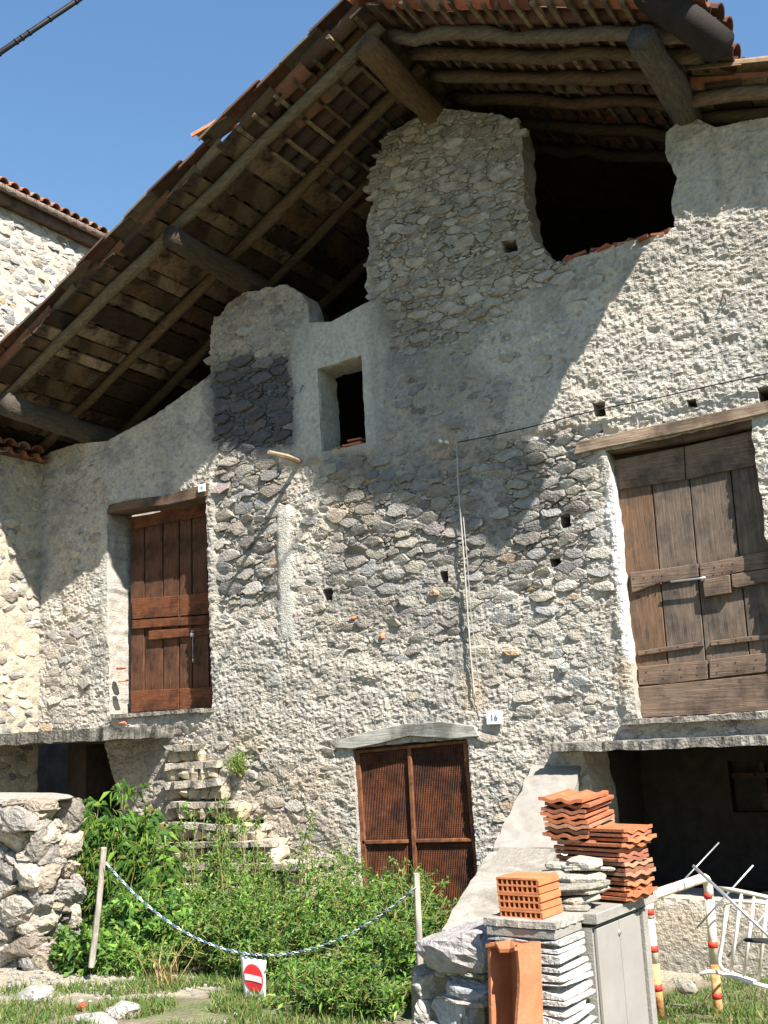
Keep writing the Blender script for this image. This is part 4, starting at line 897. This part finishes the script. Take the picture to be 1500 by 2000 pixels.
# slates and tile scraps
for k in range(9):
    q = P(1115+24*k, 506-6.2*k, .02+.03*(k % 3)); mb = MB(); mb.box(q-np.array([.05+.02*(k % 2), .07, .012]), q+np.array([.05, .06, .012]), rot=rotz(.3*((k*7) % 5-2))@roty(.12*((k*3) % 3-1)), jit=.008, c=np.array([.24, .09, .055])*RNG.uniform(.7, 1.2)); mb.obj('sill_tile', M['tile'], HOUSE)
rgs = np.random.default_rng(5)
SL = [(-.16, .34, .30, .20), (-.02, .36, .22, .2), (-.20, .40, .34, .24), (.0, .43, .24, .2), (-.17, .44, .36, .2), (-.03, .42, .28, .24), (-.22, .46, .30, .24), (.0, .5, .24, .24), (-.16, .48, .36, .26), (-.05, .46, .3, .22), (-.2, .52, .34, .24), (-.09, .5, .3, .22)]
def slate_mesh(a, b, th, rg):
    n = 9; an = np.sort(np.linspace(0, 2*math.pi, n, endpoint=False)+rg.uniform(-.28, .28, n)); r = rg.uniform(.78, 1.12, n); sq = 1/np.maximum(abs(np.cos(an)), abs(np.sin(an)))**.7
    x, y = a/2*r*np.cos(an)*sq, b/2*r*np.sin(an)*sq; v = []; f = []
    for sc, z in ((.93, -th/2), (1., -th*.15), (.985, th*.25), (.9, th/2)): v += [(p*sc+rg.normal()*.003, q*sc+rg.normal()*.003, z+rg.normal()*.0015) for p, q in zip(x, y)]
    for k in range(3):
        for i in range(n): f.append((k*n+i, k*n+(i+1) % n, (k+1)*n+(i+1) % n, (k+1)*n+i))
    f.append(tuple(range(n))[::-1]); f.append(tuple(range(3*n, 4*n))); return np.array(v), f
NS = 13
for k in range(NS):
    x, y = (-.17 if k % 2 else -.06)+rgs.normal()*.02, .33+.010*k+rgs.normal()*.02; th = rgs.uniform(.018, .034)
    v, f = slate_mesh(rgs.uniform(.16, .27), rgs.uniform(.15, .24), th, rgs); v = v@rotz(rgs.normal()*.5).T@roty(rgs.normal()*.06).T@rotx(rgs.normal()*.05).T
    v = np.array([W(x+q[0], y+q[1], ZT+.014+(k//2)*.0285+(k % 2)*.007+q[2]) for q in v])
    lb = '%s slate from the bottom on the %s side of the loose pile' % (ORD[k//2], 'left' if k % 2 else 'right')
    tag(mobj('slate', v, f, M['stone'], None, np.tile(np.array([.31, .285, .235])*rgs.uniform(.7, 1.15), (len(v), 1))), lb, 'slate', 'slates piled on the wall')
# terracotta trough leaning on the pier
def trough():
    A = W(-.30, -.16, 0); h = .66; rot = rotz(-.34)@rotx(-.06); prof = [(-.0, .0), (.0, .20), (.195, .20), (.195, .0)]; th = .016; vs = []; f = []; nz_ = 16
    for k in range(nz_+1):
        z = h*k/nz_; 
        out = [(-.005, -.0), (-.005, .135), (.205, .135), (.205, .0+.012*math.sin(z*14))]; inn = [(.014, .0), (.014, .119), (.186, .119), (.186, .012*math.sin(z*14))]
        for (x, y) in out+inn[::-1]:
            zz = z+(.015*math.sin(x*36)+.01*(x > .1) if k == nz_ else 0); p = rot@np.array([x, y, zz]); vs.append(W(-.250+p[0]*.92, -.175+p[1], .04+p[2]))
    m = 8
    for k in range(nz_):
        for q in range(m): f.append((k*m+q, k*m+(q+1) % m, (k+1)*m+(q+1) % m, (k+1)*m+q))
    for b in (0, nz_*m):
        for q in range(3): f.append((b+q, b+q+1, b+6-q, b+7-q))
    b = len(vs); tp = []
    for z in (h, h-.014):
        for (x, y) in ((-.004, -.012), (-.004, .134), (.204, .134), (.204, -.012), (.15, .004), (.1, -.014), (.05, .003)): p = rot@np.array([x, y, z+.002+.012*math.sin(x*40)*(y < .1)]); vs.append(W(-.250+p[0]*.92, -.175+p[1], .04+p[2]))
    f += [tuple(b+q for q in range(7)), tuple(b+13-q for q in range(7))]+[(b+q, b+7+q, b+7+(q+1) % 7, b+(q+1) % 7) for q in range(7)]
    o = mobj('clay_flue_tile', vs, f, M['terra']); tag(o, 'open terracotta flue tile standing upright against the front of the pier', 'flue tile')
trough()
# boulder wall left of the pier
def boulder_wall():
    root = tag(empty('boulder_wall', tuple(W(-.5, .1, 0))), 'short wall of large grey blocks topped by a big flat boulder, left of the pier', 'wall')
    rg = np.random.default_rng(2)
    def at(px0, px1, py0, py1, col, seed, dy=.0, dep=.4):
        a = PY(px0, py1, dy); b = PY(px1, py0, dy); c = (a+b)/2; sx_ = abs((b-a)@VV); sz = abs(b[2]-a[2]); v, f = lumpy((0, 0, 0), (sx_*1.12, dep, sz*1.12), seed, 3, .12)
        v = v@RW.T+c+UU*dep*.42; mobj('block', v, f, M['stone'], root, np.tile(np.array(col)*.72, (len(v), 1)), False, v.mean(0))
    def PY(x, y, d):     # point of the ray on the plane of the pier front, moved back by d
        v = ray(x, y); o = W(-.3, .06+d, 0); return CAM+v*(((o-CAM)@UU)/(v@UU))
    at(806, 944, 1822, 1893, (.40, .375, .36), 4, -.03, .42)
    L = [(800, 832, 1893, 1908, (.45, .42, .37)), (802, 850, 1908, 1950, (.44, .42, .37)), (852, 948, 1906, 1948, (.36, .37, .40)), (873, 892, 1893, 1905, (.5, .48, .42)), (895, 945, 1893, 1908, (.33, .33, .24)), (800, 832, 1952, 2004, (.42, .40, .36)), (834, 862, 1948, 1962, (.45, .42, .36)),
         (836, 942, 1958, 2020, (.45, .45, .46)), (864, 946, 1948, 1960, (.46, .41, .38)), (800, 870, 2004, 2060, (.4, .38, .35)), (870, 945, 2018, 2070, (.4, .38, .35)), (835, 870, 1893, 1910, (.42, .38, .33))]
    for k, (a, b, c, d, col) in enumerate(L): at(a, b, c, d, col, 40+k, .0, .3)
    c = [PY(804, 1890, .05), PY(946, 1890, .05), PY(946, 2080, .05), PY(804, 2080, .05)]; c += [p+UU*.25 for p in c]
    mobj('mortar', c, [(0, 1, 2, 3), (4, 7, 6, 5), (0, 4, 5, 1), (1, 5, 6, 2), (3, 7, 4, 0)], M['wall'], root, np.tile((.20, .18, .13), (8, 1)))
boulder_wall()

# ------------------------------------------------------------------ barrier, rack and rods
def arc_pts(p, c, q, n=6):
    return [np.array(p)*(1-t)**2+2*np.array(c)*t*(1-t)+np.array(q)*t*t for t in np.linspace(0, 1, n)]
def barrier():
    b2 = np.array([-2.07, -1.3, float(gz(-2, -1.3))]); h = None
    v = ray(1384, 1712); t = ((b2-CAM)[:2]@v[:2])/(v[:2]@v[:2]); top = (CAM+v*t)[2]
    t2 = np.array([b2[0]+.02, b2[1], top]); q = PZ(1264, 1752, top-.01); b1 = np.array([q[0]+.01, q[1], 0.0]); t1 = np.array([q[0], q[1], top-.01])
    d = (t2-t1); L = np.linalg.norm(d); d = d/L; r = .030; e = .075
    root = tag(empty('hoop_barrier', tuple(b1)), 'cream hoop barrier of bent pipe with red bands and peeling legs', 'barrier')
    def tube(name, pts, m, rr=r): mb = MB(); mb.tube(pts, rr, 12); return mb.obj(name, m, root, True)
    z = np.array([0, 0, 1.])
    tube('top_rail', [t1-z*e*1.6]+arc_pts(t1-z*e, t1, t1+d*e)+arc_pts(t2-d*e, t2, t2-z*e)+[t2-z*e*1.6], M['cream'])
    print('barrier top', top, b1, b2, L)
    for base_, tp in ((b1, t1), (b2, t2)):
        hh = tp[2]-base_[2]; mid = base_+(tp-base_)*.36
        tube('leg', [tp-z*e*1.5, mid], M['cream'], r-.0005); tube('leg_foot', [mid, base_-z*.1], M['peel'], r-.0008)
        for fr in (.86, .50, .13):
            c = base_+(tp-base_)*fr; tube('red_band', [c-z*.018, c+z*.018], M['red'], r+.0015)
    for fr in (.42, .72): c = t1+(t2-t1)*fr; tube('red_band', [c-d*.004, c+d*.004], M['red'], r+.0015)
barrier()
def rack():
    root = tag(empty('white_tube_rack', (-1.5, -1.7, -.1)), 'white metal tube rack leaning in the grass beside the hoop barrier', 'rack'); Yr = -1.75
    q = lambda x, y, d=0: P(x, y, Yr+d)
    def t(pts, r=.012, nm='tube'): mb = MB(); mb.tube(pts, r, 9); mb.obj(nm, M['white'], root, True)
    t([q(1405, 1735, .05), q(1430, 1738), q(1465, 1745), q(1500, 1753), q(1560, 1768)], .013)
    t([q(1416, 1772), q(1424, 1762), q(1440, 1760), q(1500, 1765), q(1560, 1774)], .009)
    for a, b in (((1449, 1744), (1426, 1906)), ((1474, 1748), (1452, 1911)), ((1500, 1754), (1481, 1920)), ((1526, 1762), (1510, 1930)), ((1551, 1768), (1540, 1938))): t([q(*a), q((a[0]+b[0])/2, (a[1]+b[1])/2), q(*b)], .0105)
    t([q(1421, 1768), q(1412, 1830), q(1405, 1872), q(1405, 1884), q(1413, 1894), q(1440, 1905), q(1478, 1918)], .0115)
    t([q(1366, 1903, -.1), q(1385, 1897, -.08), q(1405, 1900, -.03), q(1440, 1910, -.03), q(1478, 1922, -.03), q(1560, 1944)], .012)
rack()
def rod(label, a, b, r, m='galv', Y0=-1.6, Y1=-1.6):
    mb = MB(); mb.tube([P(*a, Y0), P(*b, Y1)], r, 7); tag(mb.obj('metal_rod', M[m], None, True), label, 'rod')
rod('thick straight metal rod leaning from the barrier top across the white rack', (1354, 1691), (1503, 1829), .010, Y0=-1.72, Y1=-2.0)
rod('thin grey rod rising highest above the barrier, crossing its rail', (1404, 1646), (1325, 1730), .005, Y0=-1.2, Y1=-1.5)
rod('thin grey rod crossing the upper corner of the white rack', (1471, 1690), (1361, 1812), .006, Y0=-1.4, Y1=-1.5)
rod('grey rod crossing low behind the white rack tubes', (1512, 1765), (1421, 1868), .008, Y0=-1.5, Y1=-1.6)
mb = MB(); v, f = lumpy(P(1488, 1838, -1.9), (.20, .06, .03), 3, 2, .1); tag(mobj('dark_bag', v, f, M['cable']), 'small dark bundle lying on the white rack tubes', 'bundle')

# ------------------------------------------------------------------ posts, chain and sign
def post(base, top, r, label):
    mb = MB(); b = np.array(base); t = np.array(top); mb.tube([b, b*.5+t*.5+RNG.normal(size=3)*.004, t], [r, r*.97, r*.95], 6); tag(bevel(mb.obj('wooden_post', M['postw'])), label, 'post', 'posts holding the chain')
ZL = float(gz(-6.2, -2.75)); pL = P(203, 1655, -2.86); pLb = P(180, 1872, -2.86)
post(pLb+(pLb-pL)*.08, pL, .024, 'leaning grey wooden post beside the rubble wall, left end of the chain')
YP = -2.82; pR = P(813, 1705, YP); pRb = P(821, 1905, YP); post(pRb, pR, .023, 'upright grey wooden post in the bushes, right end of the chain')
cA = P(207, 1685, -2.88); cB = P(812, 1733, YP-.03); cM = P(497, 1864, -2.86)
def chain():
    n = 46; xs = np.linspace(0, 1, 400); hA, hB, hM = cA[2], cB[2], cM[2]
    tm = (cM[0]-cA[0])/(cB[0]-cA[0])
    # parabola through the three points
    Am = np.array([[0, 0, 1], [tm*tm, tm, 1], [1, 1, 1]]); co = np.linalg.solve(Am, np.array([hA, hM, hB]))
    z = co[0]*xs**2+co[1]*xs+co[2]; pts = np.column_stack([cA[0]+(cB[0]-cA[0])*xs, cA[1]+(cB[1]-cA[1])*xs, z])
    sl_ = np.concatenate([[0], np.cumsum(np.linalg.norm(np.diff(pts, axis=0), axis=1))]); N = int(sl_[-1]/.024)
    root = tag(empty('barrier_chain', tuple(cA)), 'white and blue link chain sagging between the two grey posts', 'chain')
    for k in range(N):
        s0 = sl_[-1]*(k+.5)/N; p = np.array([np.interp(s0, sl_, pts[:, i]) for i in range(3)]); p2 = np.array([np.interp(s0+.01, sl_, pts[:, i]) for i in range(3)]); t = p2-p; t /= np.linalg.norm(t)
        up = np.array([0, 0, 1.]); sd = np.cross(t, up); sd /= np.linalg.norm(sd); nn = np.cross(sd, t); a = (sd if k % 2 else nn)
        ring = [p+t*.0165*math.cos(g)+a*.0075*math.sin(g) for g in np.linspace(0, 2*math.pi, 9)]; mb = MB(); mb.tube(ring, .0027, 5, cap=False); mb.obj('link', M['chain' if k % 4 < 2 else 'chainb'], root, True)
    return lambda x: co[0]*((x-cA[0])/(cB[0]-cA[0]))**2+co[1]*((x-cA[0])/(cB[0]-cA[0]))+co[2]
chz = chain()
def sign():
    y0 = -2.86; xa, xb = P(470, 1866, y0)[0], P(520, 1866, y0)[0]; wd = xb-xa; ht = wd*1.70; zt = cM[2]-.012; nU, nV = 10, 16
    def S_(u, v, d=0.):      # sheet curled towards its lower corner
        x = xa+wd*u+wd*.24*v**1.6; y = y0-.045*math.sin(v*1.6)*u-.01*v-d+.018*math.sin(u*3.1)*v; return (x, y, zt-ht*v-.02*u*(1-v)+.01*math.sin(u*3.)*v)
    root = tag(empty('no_entry_sign', (xa, y0, zt)), 'small curled white sign with red no entry disc hanging from the chain', 'sign')
    def grid(name, fn, m, us, vs_):
        v = []; f = []; n = len(us); 
        for q in vs_:
            for p in us: v.append(fn(p, q))
        for j in range(len(vs_)-1):
            for i in range(n-1): f.append((j*n+i, (j+1)*n+i, (j+1)*n+i+1, j*n+i+1))
        return mobj(name, v, f, m, root, None, True)
    sh = grid('sheet', lambda u, v: S_(u, v), M['pvc'], np.linspace(0, 1, nU), np.linspace(0, 1, nV)); sm = sh.modifiers.new('t', 'SOLIDIFY'); sm.thickness = .0015; sm.offset = 1 if False else -1
    cu, cv, R_ = .5, .35, .41; asp = wd/ht
    v = [S_(cu, cv, .004)]; f = []
    for rr in (.33, .66, 1.):
        for k in range(32): g = 2*math.pi*k/32; v.append(S_(cu+R_*rr*math.cos(g), cv+R_*rr*math.sin(g)*asp, .004))
    for k in range(32): f.append((0, 1+(k+1) % 32, 1+k))
    for j in (0, 1):
        for k in range(32): f.append((1+j*32+k, 1+j*32+(k+1) % 32, 33+j*32+(k+1) % 32, 33+j*32+k))
    mobj('red_disc', v, f, M['redlite'], root, None, True)
    grid('white_bar', lambda u, v_: S_(u, v_, .007), M['pvc'], np.linspace(cu-.36, cu+.36, 8), np.linspace(cv-.055, cv+.055, 3))
    for k, (a, b) in enumerate(((.16, .84), (.2, .8), (.26, .74))):
        grid('text_line', lambda u, v_: S_(u, v_, .003), M['conduit'], np.linspace(a, b, 6), np.linspace(.70+.085*k, .725+.085*k, 2))
sign()

# ------------------------------------------------------------------ number plates, wires, stick
def plate(px, w_, h_, txt, label, size, Y0, skew=0):
    c = P(*px, Y0); root = tag(empty('house_number_plate', tuple(c)), label, 'number plate'); mb = MB(); mb.box(c-np.array([w_/2, 0, h_/2]), c+np.array([w_/2, .02, h_/2])); bevel(mb.obj('plate', M['plate'], root), .006, 2)
    cu = bpy.data.curves.new('number', 'FONT'); cu.body = txt; cu.size = size; cu.align_x = 'CENTER'; cu.align_y = 'CENTER'; cu.extrude = .001
    t = bpy.data.objects.new('number', cu); dg = None; COL.objects.link(t); bpy.context.view_layer.update(); me = bpy.data.meshes.new_from_object(t.evaluated_get(bpy.context.evaluated_depsgraph_get())); bpy.data.objects.remove(t)
    o = bpy.data.objects.new('number', me); me.materials.clear(); me.materials.append(M['ink']); COL.objects.link(o); o.parent = root; o.location = (0, -.003, 0); o.rotation_euler = (math.pi/2, 0, 0)
plate((965, 1402), .155, .115, '16', 'white house number plate reading 16 above the mesh door', .075, -.05)
plate((393, 953), .10, .085, '15', 'small white number plate reading 15 at the left door lintel', .05, -.075)
def wire(name, pts, r, m, label, cat, Y=None):
    mb = MB(); mb.tube(pts, r, 7); tag(mb.obj(name, M[m], None, True), label, cat)
YC = -.05
wire('wall_cable', [P(x, y, -.07) for x, y in ((893, 864), (950, 853), (1040, 833), (1120, 812), (1200, 793), (1290, 776), (1380, 755), (1460, 738), (1560, 716))], .0055, 'cable', 'thin dark cable stretched across the facade above the loft door', 'cable')
wire('conduit', [P(x, y, YC) for x, y in ((892, 868), (894, 930), (899, 1000), (906, 1090), (912, 1180), (919, 1280), (926, 1352), (930, 1366))], .0075, 'conduit', 'grey conduit running down the wall towards plate 16', 'conduit')
wire('thin_wire', [P(x, y, -.06) for x, y in ((905, 1010), (913, 1100), (920, 1200), (930, 1290), (938, 1350), (946, 1386))], .003, 'conduit', 'thin loose wire hanging beside the grey conduit', 'wire')
for k, x in enumerate((862, 874)):
    p = P(x, 862+k*2, -.03); mb = MB(); mb.tube([p+np.array([0, .05, 0]), p-np.array([0, .03, 0])], [.008, .014], 8); tag(mb.obj('insulator', M['plate'], None, True), ['left one of the two small insulators at the cable end', 'right one of the two small insulators at the cable end'][k], 'insulator', 'insulators where the cable turns down')
mb = MB(); a = P(592, 905, .05); b = np.array([a[0], -.52, P(592, 905)[2]+.02]); mb.tube([a, (a+b)/2+np.array([.01, 0, .01]), b], [.03, .027, .02], 6); mb.obj('wall_stick', M['stick'], HOUSE)
mb = MB(); mb.tube([P(1420, 598, .02), P(1416, 582, -.07)], .006, 5); mb.tube([P(1416, 582, -.07), P(1412, 572, -.02)], .005, 5); mb.obj('iron_hook', M['rust'], HOUSE)
# overhead cable near the street
q = [CAM+ray(-3500, 2100)*6.0, CAM+ray(-1200, 880)*6.3, CAM+ray(-40, 132)*6.5, CAM+ray(0, 103)*6.5, CAM+ray(75, 52)*6.6, CAM+ray(150, 2)*6.7, CAM+ray(215, -44)*6.8, CAM+ray(1500, -900)*8, CAM+ray(3500, -2000)*10]
mb = MB(); mb.tube(q, .016, 8); mb.tube([p+np.array([.004*math.sin(i*2.), 0, .019]) for i, p in enumerate(q)], .006, 6)
for k in range(9):
    t = 1.6+(k+.6*math.sin(k*5.))/9*3.6; i = min(int(t), len(q)-2); p = q[i]*(1-(t-i))+q[i+1]*(t-i); dd_ = q[i+1]-q[i]; dd_ /= np.linalg.norm(dd_); mb.tube([p-dd_*.006, p+dd_*.006], 0.0205, 8)
tag(mb.obj('overhead_cable', M['cable'], None, True), 'thick black overhead cable crossing the sky at the upper left', 'cable')

# ------------------------------------------------------------------ plants
def leaves_mesh(base, dirs, length, width, cols, droop=.25, rg=None):
    """folded four-point leaves"""
    n = len(base); rnd = rg.normal(size=(n, 3)); d = dirs/np.linalg.norm(dirs, axis=1, keepdims=True); s = np.cross(d, rnd); s /= np.linalg.norm(s, axis=1, keepdims=True)+1e-9; s[:, 2] *= .6
    nn = np.cross(s, d); L = length[:, None]; Wd = width[:, None]
    mid = base+d*L*.5+nn*L*.05; tip = base+d*L+np.array([0, 0, -1])*L*droop; l = mid+s*Wd*.5+nn*Wd*.15; r = mid-s*Wd*.5+nn*Wd*.15
    V = np.stack([base, l, tip, r], 1).reshape(-1, 3); I = np.arange(n)*4; F = np.vstack([np.stack([I, I+1, I+2], 1), np.stack([I, I+2, I+3], 1)]); C_ = np.repeat(cols, 4, 0); return V, F, C_
GREENS = np.array([(.10, .21, .030), (.15, .28, .038), (.07, .165, .032), (.20, .32, .055), (.12, .24, .055), (.05, .12, .03)])
def shrub(name, label, centre, size, nst, per, ll, lw, seed, cols=GREENS, arch=.5, twigs=5, yellow=.03, droop=.25, dense=1.0, group=None, upright=.6):
    rg = np.random.default_rng(seed); c = np.array(centre, float); sx_, sy, sz = size; root = tag(empty(name, tuple(c)), label, 'shrub', group); st = MB(); Bs = []; Ds = []
    for k in range(nst):
        a = rg.uniform(0, 2*math.pi); rr = math.sqrt(rg.random()); fx, fy = math.cos(a)*rr, math.sin(a)*rr; h = sz*rg.uniform(.55, 1.05)*(1-.35*rr*rr)
        b0 = c+np.array([fx*sx_*.35, fy*sy*.35, 0]); e = c+np.array([fx*sx_*.85, fy*sy*.85, h]); m = (b0+e)/2+np.array([0, 0, h*.22*arch])-np.array([fx*sx_, fy*sy, 0])*.12
        t = np.linspace(0, 1, 9)[:, None]; path = b0*(1-t)**2+2*m*t*(1-t)+e*t*t+rg.normal(size=(9, 3))*.012; path[-1, 2] -= arch*.10*h
        st.tube(path, np.linspace(.007, .0025, 9), 4)
        for q in range(twigs*2):
            tt = rg.uniform(.2, 1); i = min(int(tt*8), 7); p = path[i]+(path[i+1]-path[i])*(tt*8-i); d = rg.normal(size=3); d[2] = abs(d[2])*upright+.1; d /= np.linalg.norm(d); L = rg.uniform(.07, .2)*(1.2-.4*tt); e2 = p+d*L
            st.tube([p, (p+e2)/2+rg.normal(size=3)*.006, e2-np.array([0, 0, .02*arch])], [.0028, .002, .0012], 3)
            kk = max(2, int(per/twigs/2)); tq = rg.uniform(.15, 1, kk)[:, None]; bb = p+(e2-p)*tq; dd2 = rg.normal(size=(kk, 3))*.75+d*.7; Bs.append(bb); Ds.append(dd2)
    B = np.vstack(Bs); Dd = np.vstack(Ds); keep = B[:, 2] > gz(B[:, 0], B[:, 1])+.01; B = B[keep]; Dd = Dd[keep]; n = len(B)
    cl = cols[rg.integers(len(cols), size=n)]*rg.uniform(.75, 1.25, (n, 1)); tone = (.75+.5*vn(B[:, 0]*1.3+B[:, 1], B[:, 2], .18, seed))[:, None]; cl = cl*tone; y = rg.random(n) < yellow; cl[y] = np.array([.30, .24, .06])*rg.uniform(.6, 1.1, (y.sum(), 1))
    V, F, Cc = leaves_mesh(B, Dd, ll*rg.uniform(.6, 1.25, n), lw*rg.uniform(.6, 1.2, n), cl, droop, rg)
    o = mobj('foliage', V, F, M['leaf'], root, Cc); o['kind'] = 'stuff'; st.obj('stems', M['stem'], root, True); return n
G_ = lambda x, y: float(gz(x, y))
tot = 0
tot += shrub('tall_shrub', 'tall arching shrub with long narrow leaves beside the rubble wall', (-7.2, -1.5, G_(0, -1.5)), (.72, .75, 1.62), 62, 66, .125, .020, 1, arch=1.0, droop=.55, cols=GREENS*np.array([1.05, 1.05, 1.1]), yellow=.06)
tot += shrub('leafy_shrub', 'dense green shrub behind the leaning post under the stone steps', (-6.35, -1.6, G_(0, -1.5)), (.75, .75, .74), 80, 95, .055, .022, 2)
tot += shrub('leafy_shrub', 'widest green shrub in the middle, growing behind the no entry sign', (-5.45, -1.45, G_(0, -1.5)), (.95, .85, .84), 110, 95, .045, .020, 3)
tot += shrub('leafy_shrub', 'bushy green shrub in front of the rusty mesh door', (-4.6, -1.25, G_(0, -1.2)), (.75, .75, 1.0), 90, 95, .045, .020, 4)
tot += shrub('leafy_shrub', 'darker low shrub around the upright post', (-4.05, -2.0, G_(0, -2)), (.65, .6, .80), 75, 90, .05, .022, 5, cols=GREENS*.9)
tot += shrub('leafy_shrub', 'low leafy shrub at the foot of the leaning post', (-6.1, -2.15, G_(0, -2.2)), (.6, .42, .60), 55, 80, .075, .045, 6)
tot += shrub('leafy_shrub', 'low dark shrub directly below the sag of the chain', (-5.2, -2.05, G_(0, -2.2)), (.85, .48, .50), 85, 85, .05, .022, 7, cols=GREENS*.85)
tot += shrub('leafy_shrub', 'low shrub left of the boulder wall', (-3.75, -2.5, G_(0, -2.6)), (.5, .42, .50), 55, 80, .05, .022, 8, cols=GREENS*.95)
tot += shrub('wall_creeper', 'thin climbing weed growing up over the stone steps', (-6.85, -.42, .1), (.16, .10, 1.05), 12, 70, .04, .018, 9, cols=GREENS*1.25, arch=.1, upright=1.6)
tot += shrub('wall_creeper', 'slender weed climbing left of the rusty mesh door', (-5.68, -.22, -.2), (.14, .12, .95), 10, 70, .04, .018, 10, cols=GREENS*1.1, arch=.1, upright=1.6)
tot += shrub('wall_weed', 'pale weed rooted in the wall above the stone steps', (-6.93, -.07, 1.22), (.10, .05, .26), 10, 60, .03, .012, 11, cols=GREENS*1.5, arch=.1, upright=1.6)
tot += shrub('wall_creeper', 'weed sprig climbing over the middle of the stone steps', (-6.35, -.5, .0), (.14, .10, .75), 10, 70, .04, .018, 12, cols=GREENS*1.25, arch=.1, upright=1.6)
for k, (x, y, z, h, lb) in enumerate(((-6.3, -.75, -.2, 1.35, 'tall thin weed stalk rising in front of the stone steps'), (-5.75, -.6, -.2, 1.25, 'tall weed stalk between the steps and the mesh door'), (-6.75, -.9, -.2, 1.5, 'tall leafy stalk beside the arching shrub'), (-5.1, -.9, -.2, 1.15, 'single weed stalk standing before the left half of the mesh door'), (-5.95, -1.3, -.2, 1.3, 'weed stalk sticking out of the middle shrub'))):
    tot += shrub('tall_weed', lb, (x, y, z), (.30, .25, h), 7, 90, .05, .018, 60+k, cols=GREENS*1.15, arch=.12, upright=1.7, twigs=6)
for k, (x, y, lb) in enumerate(((-6.0, -2.50, 'low weeds in front of the shrubs, left of the sign'), (-5.0, -2.10, 'low weeds at the shrub foot directly behind the sign'), (-4.05, -2.66, 'low weeds in front of the shrubs between sign and right post'), (-3.75, -3.0, 'low weeds before the boulder wall at the bottom edge'), (-6.35, -2.55, 'low broad leaved weeds at the foot of the leaning post'))):
    tot += shrub('low_weeds', lb, (x, y, G_(x, y)), (.55, .24, .22), 60, 60, .05 if k < 4 else .08, .022 if k < 4 else .045, 90+k, cols=GREENS*1.1, arch=.3, upright=.8)
print('leaves', tot)
def grass(name, n, fn, hgt, cols, seed, label=None):
    rg = np.random.default_rng(seed); B = fn(rg, n); n = len(B); B[:, 2] = gz(B[:, 0], B[:, 1])-.005; d = rg.normal(size=(n, 3))*.35; d[:, 2] = 1; h = (hgt*rg.uniform(.35, 1.2, n))[:, None]
    s = rg.normal(size=(n, 3)); s[:, 2] = 0; s /= np.linalg.norm(s, axis=1, keepdims=True); s *= .0042; m = B+d*h*.55; t = B+d*h+rg.normal(size=(n, 3))*h*.25
    V = np.stack([B-s, B+s, m+s*.8, m-s*.8, t], 1).reshape(-1, 3); I = np.arange(n)*5; F = [tuple(q) for q in np.stack([I, I+1, I+2, I+3], 1)]+[tuple(q) for q in np.stack([I+3, I+2, I+4], 1)]
    c = cols[rg.integers(len(cols), size=n)]*rg.uniform(.7, 1.25, (n, 1)); o = mobj(name, V, F, M['leaf'], None, np.repeat(c, 5, 0), False, (0, 0, 0)); tag(o, label, 'grass', kind='stuff')
GC = np.array([(.10, .18, .035), (.14, .22, .045), (.075, .14, .03), (.24, .22, .09)])
def patch(x0, x1, y0, y1, thr, s):
    def f(rg, n): b = np.column_stack([rg.uniform(x0, x1, n), rg.uniform(y0, y1, n), np.zeros(n)]); return b[vn(b[:, 0], b[:, 1], .28, s) > thr]
    return f
grass('grass', 34000, patch(-6.3, -2.6, -4.2, -2.0, .40, 3), .06, GC, 1, 'rough grass along the front of the shrubs')
grass('grass', 22000, patch(-2.55, -.3, -3.6, -.12, .42, 5), .055, GC, 2, 'short grass tufts around the hoop barrier')
grass('dry_grass', 60, lambda rg, n: np.column_stack([rg.normal(-5.35, .05, n), rg.normal(-2.80, .04, n), np.zeros(n)]), .26, np.array([(.42, .32, .14), (.36, .28, .12)]), 3, 'dry straw coloured grass stalks left of the sign')
# gravel and loose stones at the lower left
def gravel():
    rg = np.random.default_rng(4); mb = MB()
    for k in range(2600):
        x = rg.uniform(-7.6, -1.0); y = rg.uniform(-4.6, -2.3)
        if x+y*-1.0 > -2.45+rg.normal()*.25 and rg.random() > .05: continue
        s_ = rg.uniform(.012, .035)*(1.6 if rg.random() < .1 else 1); v, f = lumpy((x, y, G_(x, y)+s_*.2), (s_*1.4, s_*1.2, s_*.8), k, 1, .2); mb.add(v, f, np.array([.34, .32, .28])*rg.uniform(.6, 1.15))
    tag(mb.obj('gravel', M['stone']), 'pale gravel of the path at the lower left', 'gravel', kind='stuff')
gravel()
for k, (x, y, sx_, sy, sz, c, lb, nm) in enumerate(((238, 1975, .22, .14, .10, (.52, .5, .46), 'pale flat stone at the path edge, nearest to the shrubs', 'loose_stone'), (190, 1990, .34, .13, .08, (.5, .48, .44), 'long pale kerb like stone at the bottom of the path', 'loose_stone'), (160, 1966, .07, .06, .05, (.42, .12, .06), 'small red brick fragment by the foot of the rubble wall', 'brick_fragment'), (60, 1945, .3, .2, .12, (.5, .47, .43), 'loose pale stone under the rubble wall', 'loose_stone'), (1340, 1925, .15, .12, .09, (.4, .37, .3), 'small pale stone in the grass between the barrier legs', 'loose_stone'))):
    p = PZ(x, y, G_(0, -3.)+.03); v, f = lumpy(p, (sx_, sy, sz), 70+k, 2, .15); tag(mobj(nm, v, f, M['stone'], None, np.tile(np.array(c)*.62, (len(v), 1))), lb, 'stone')
print('done')
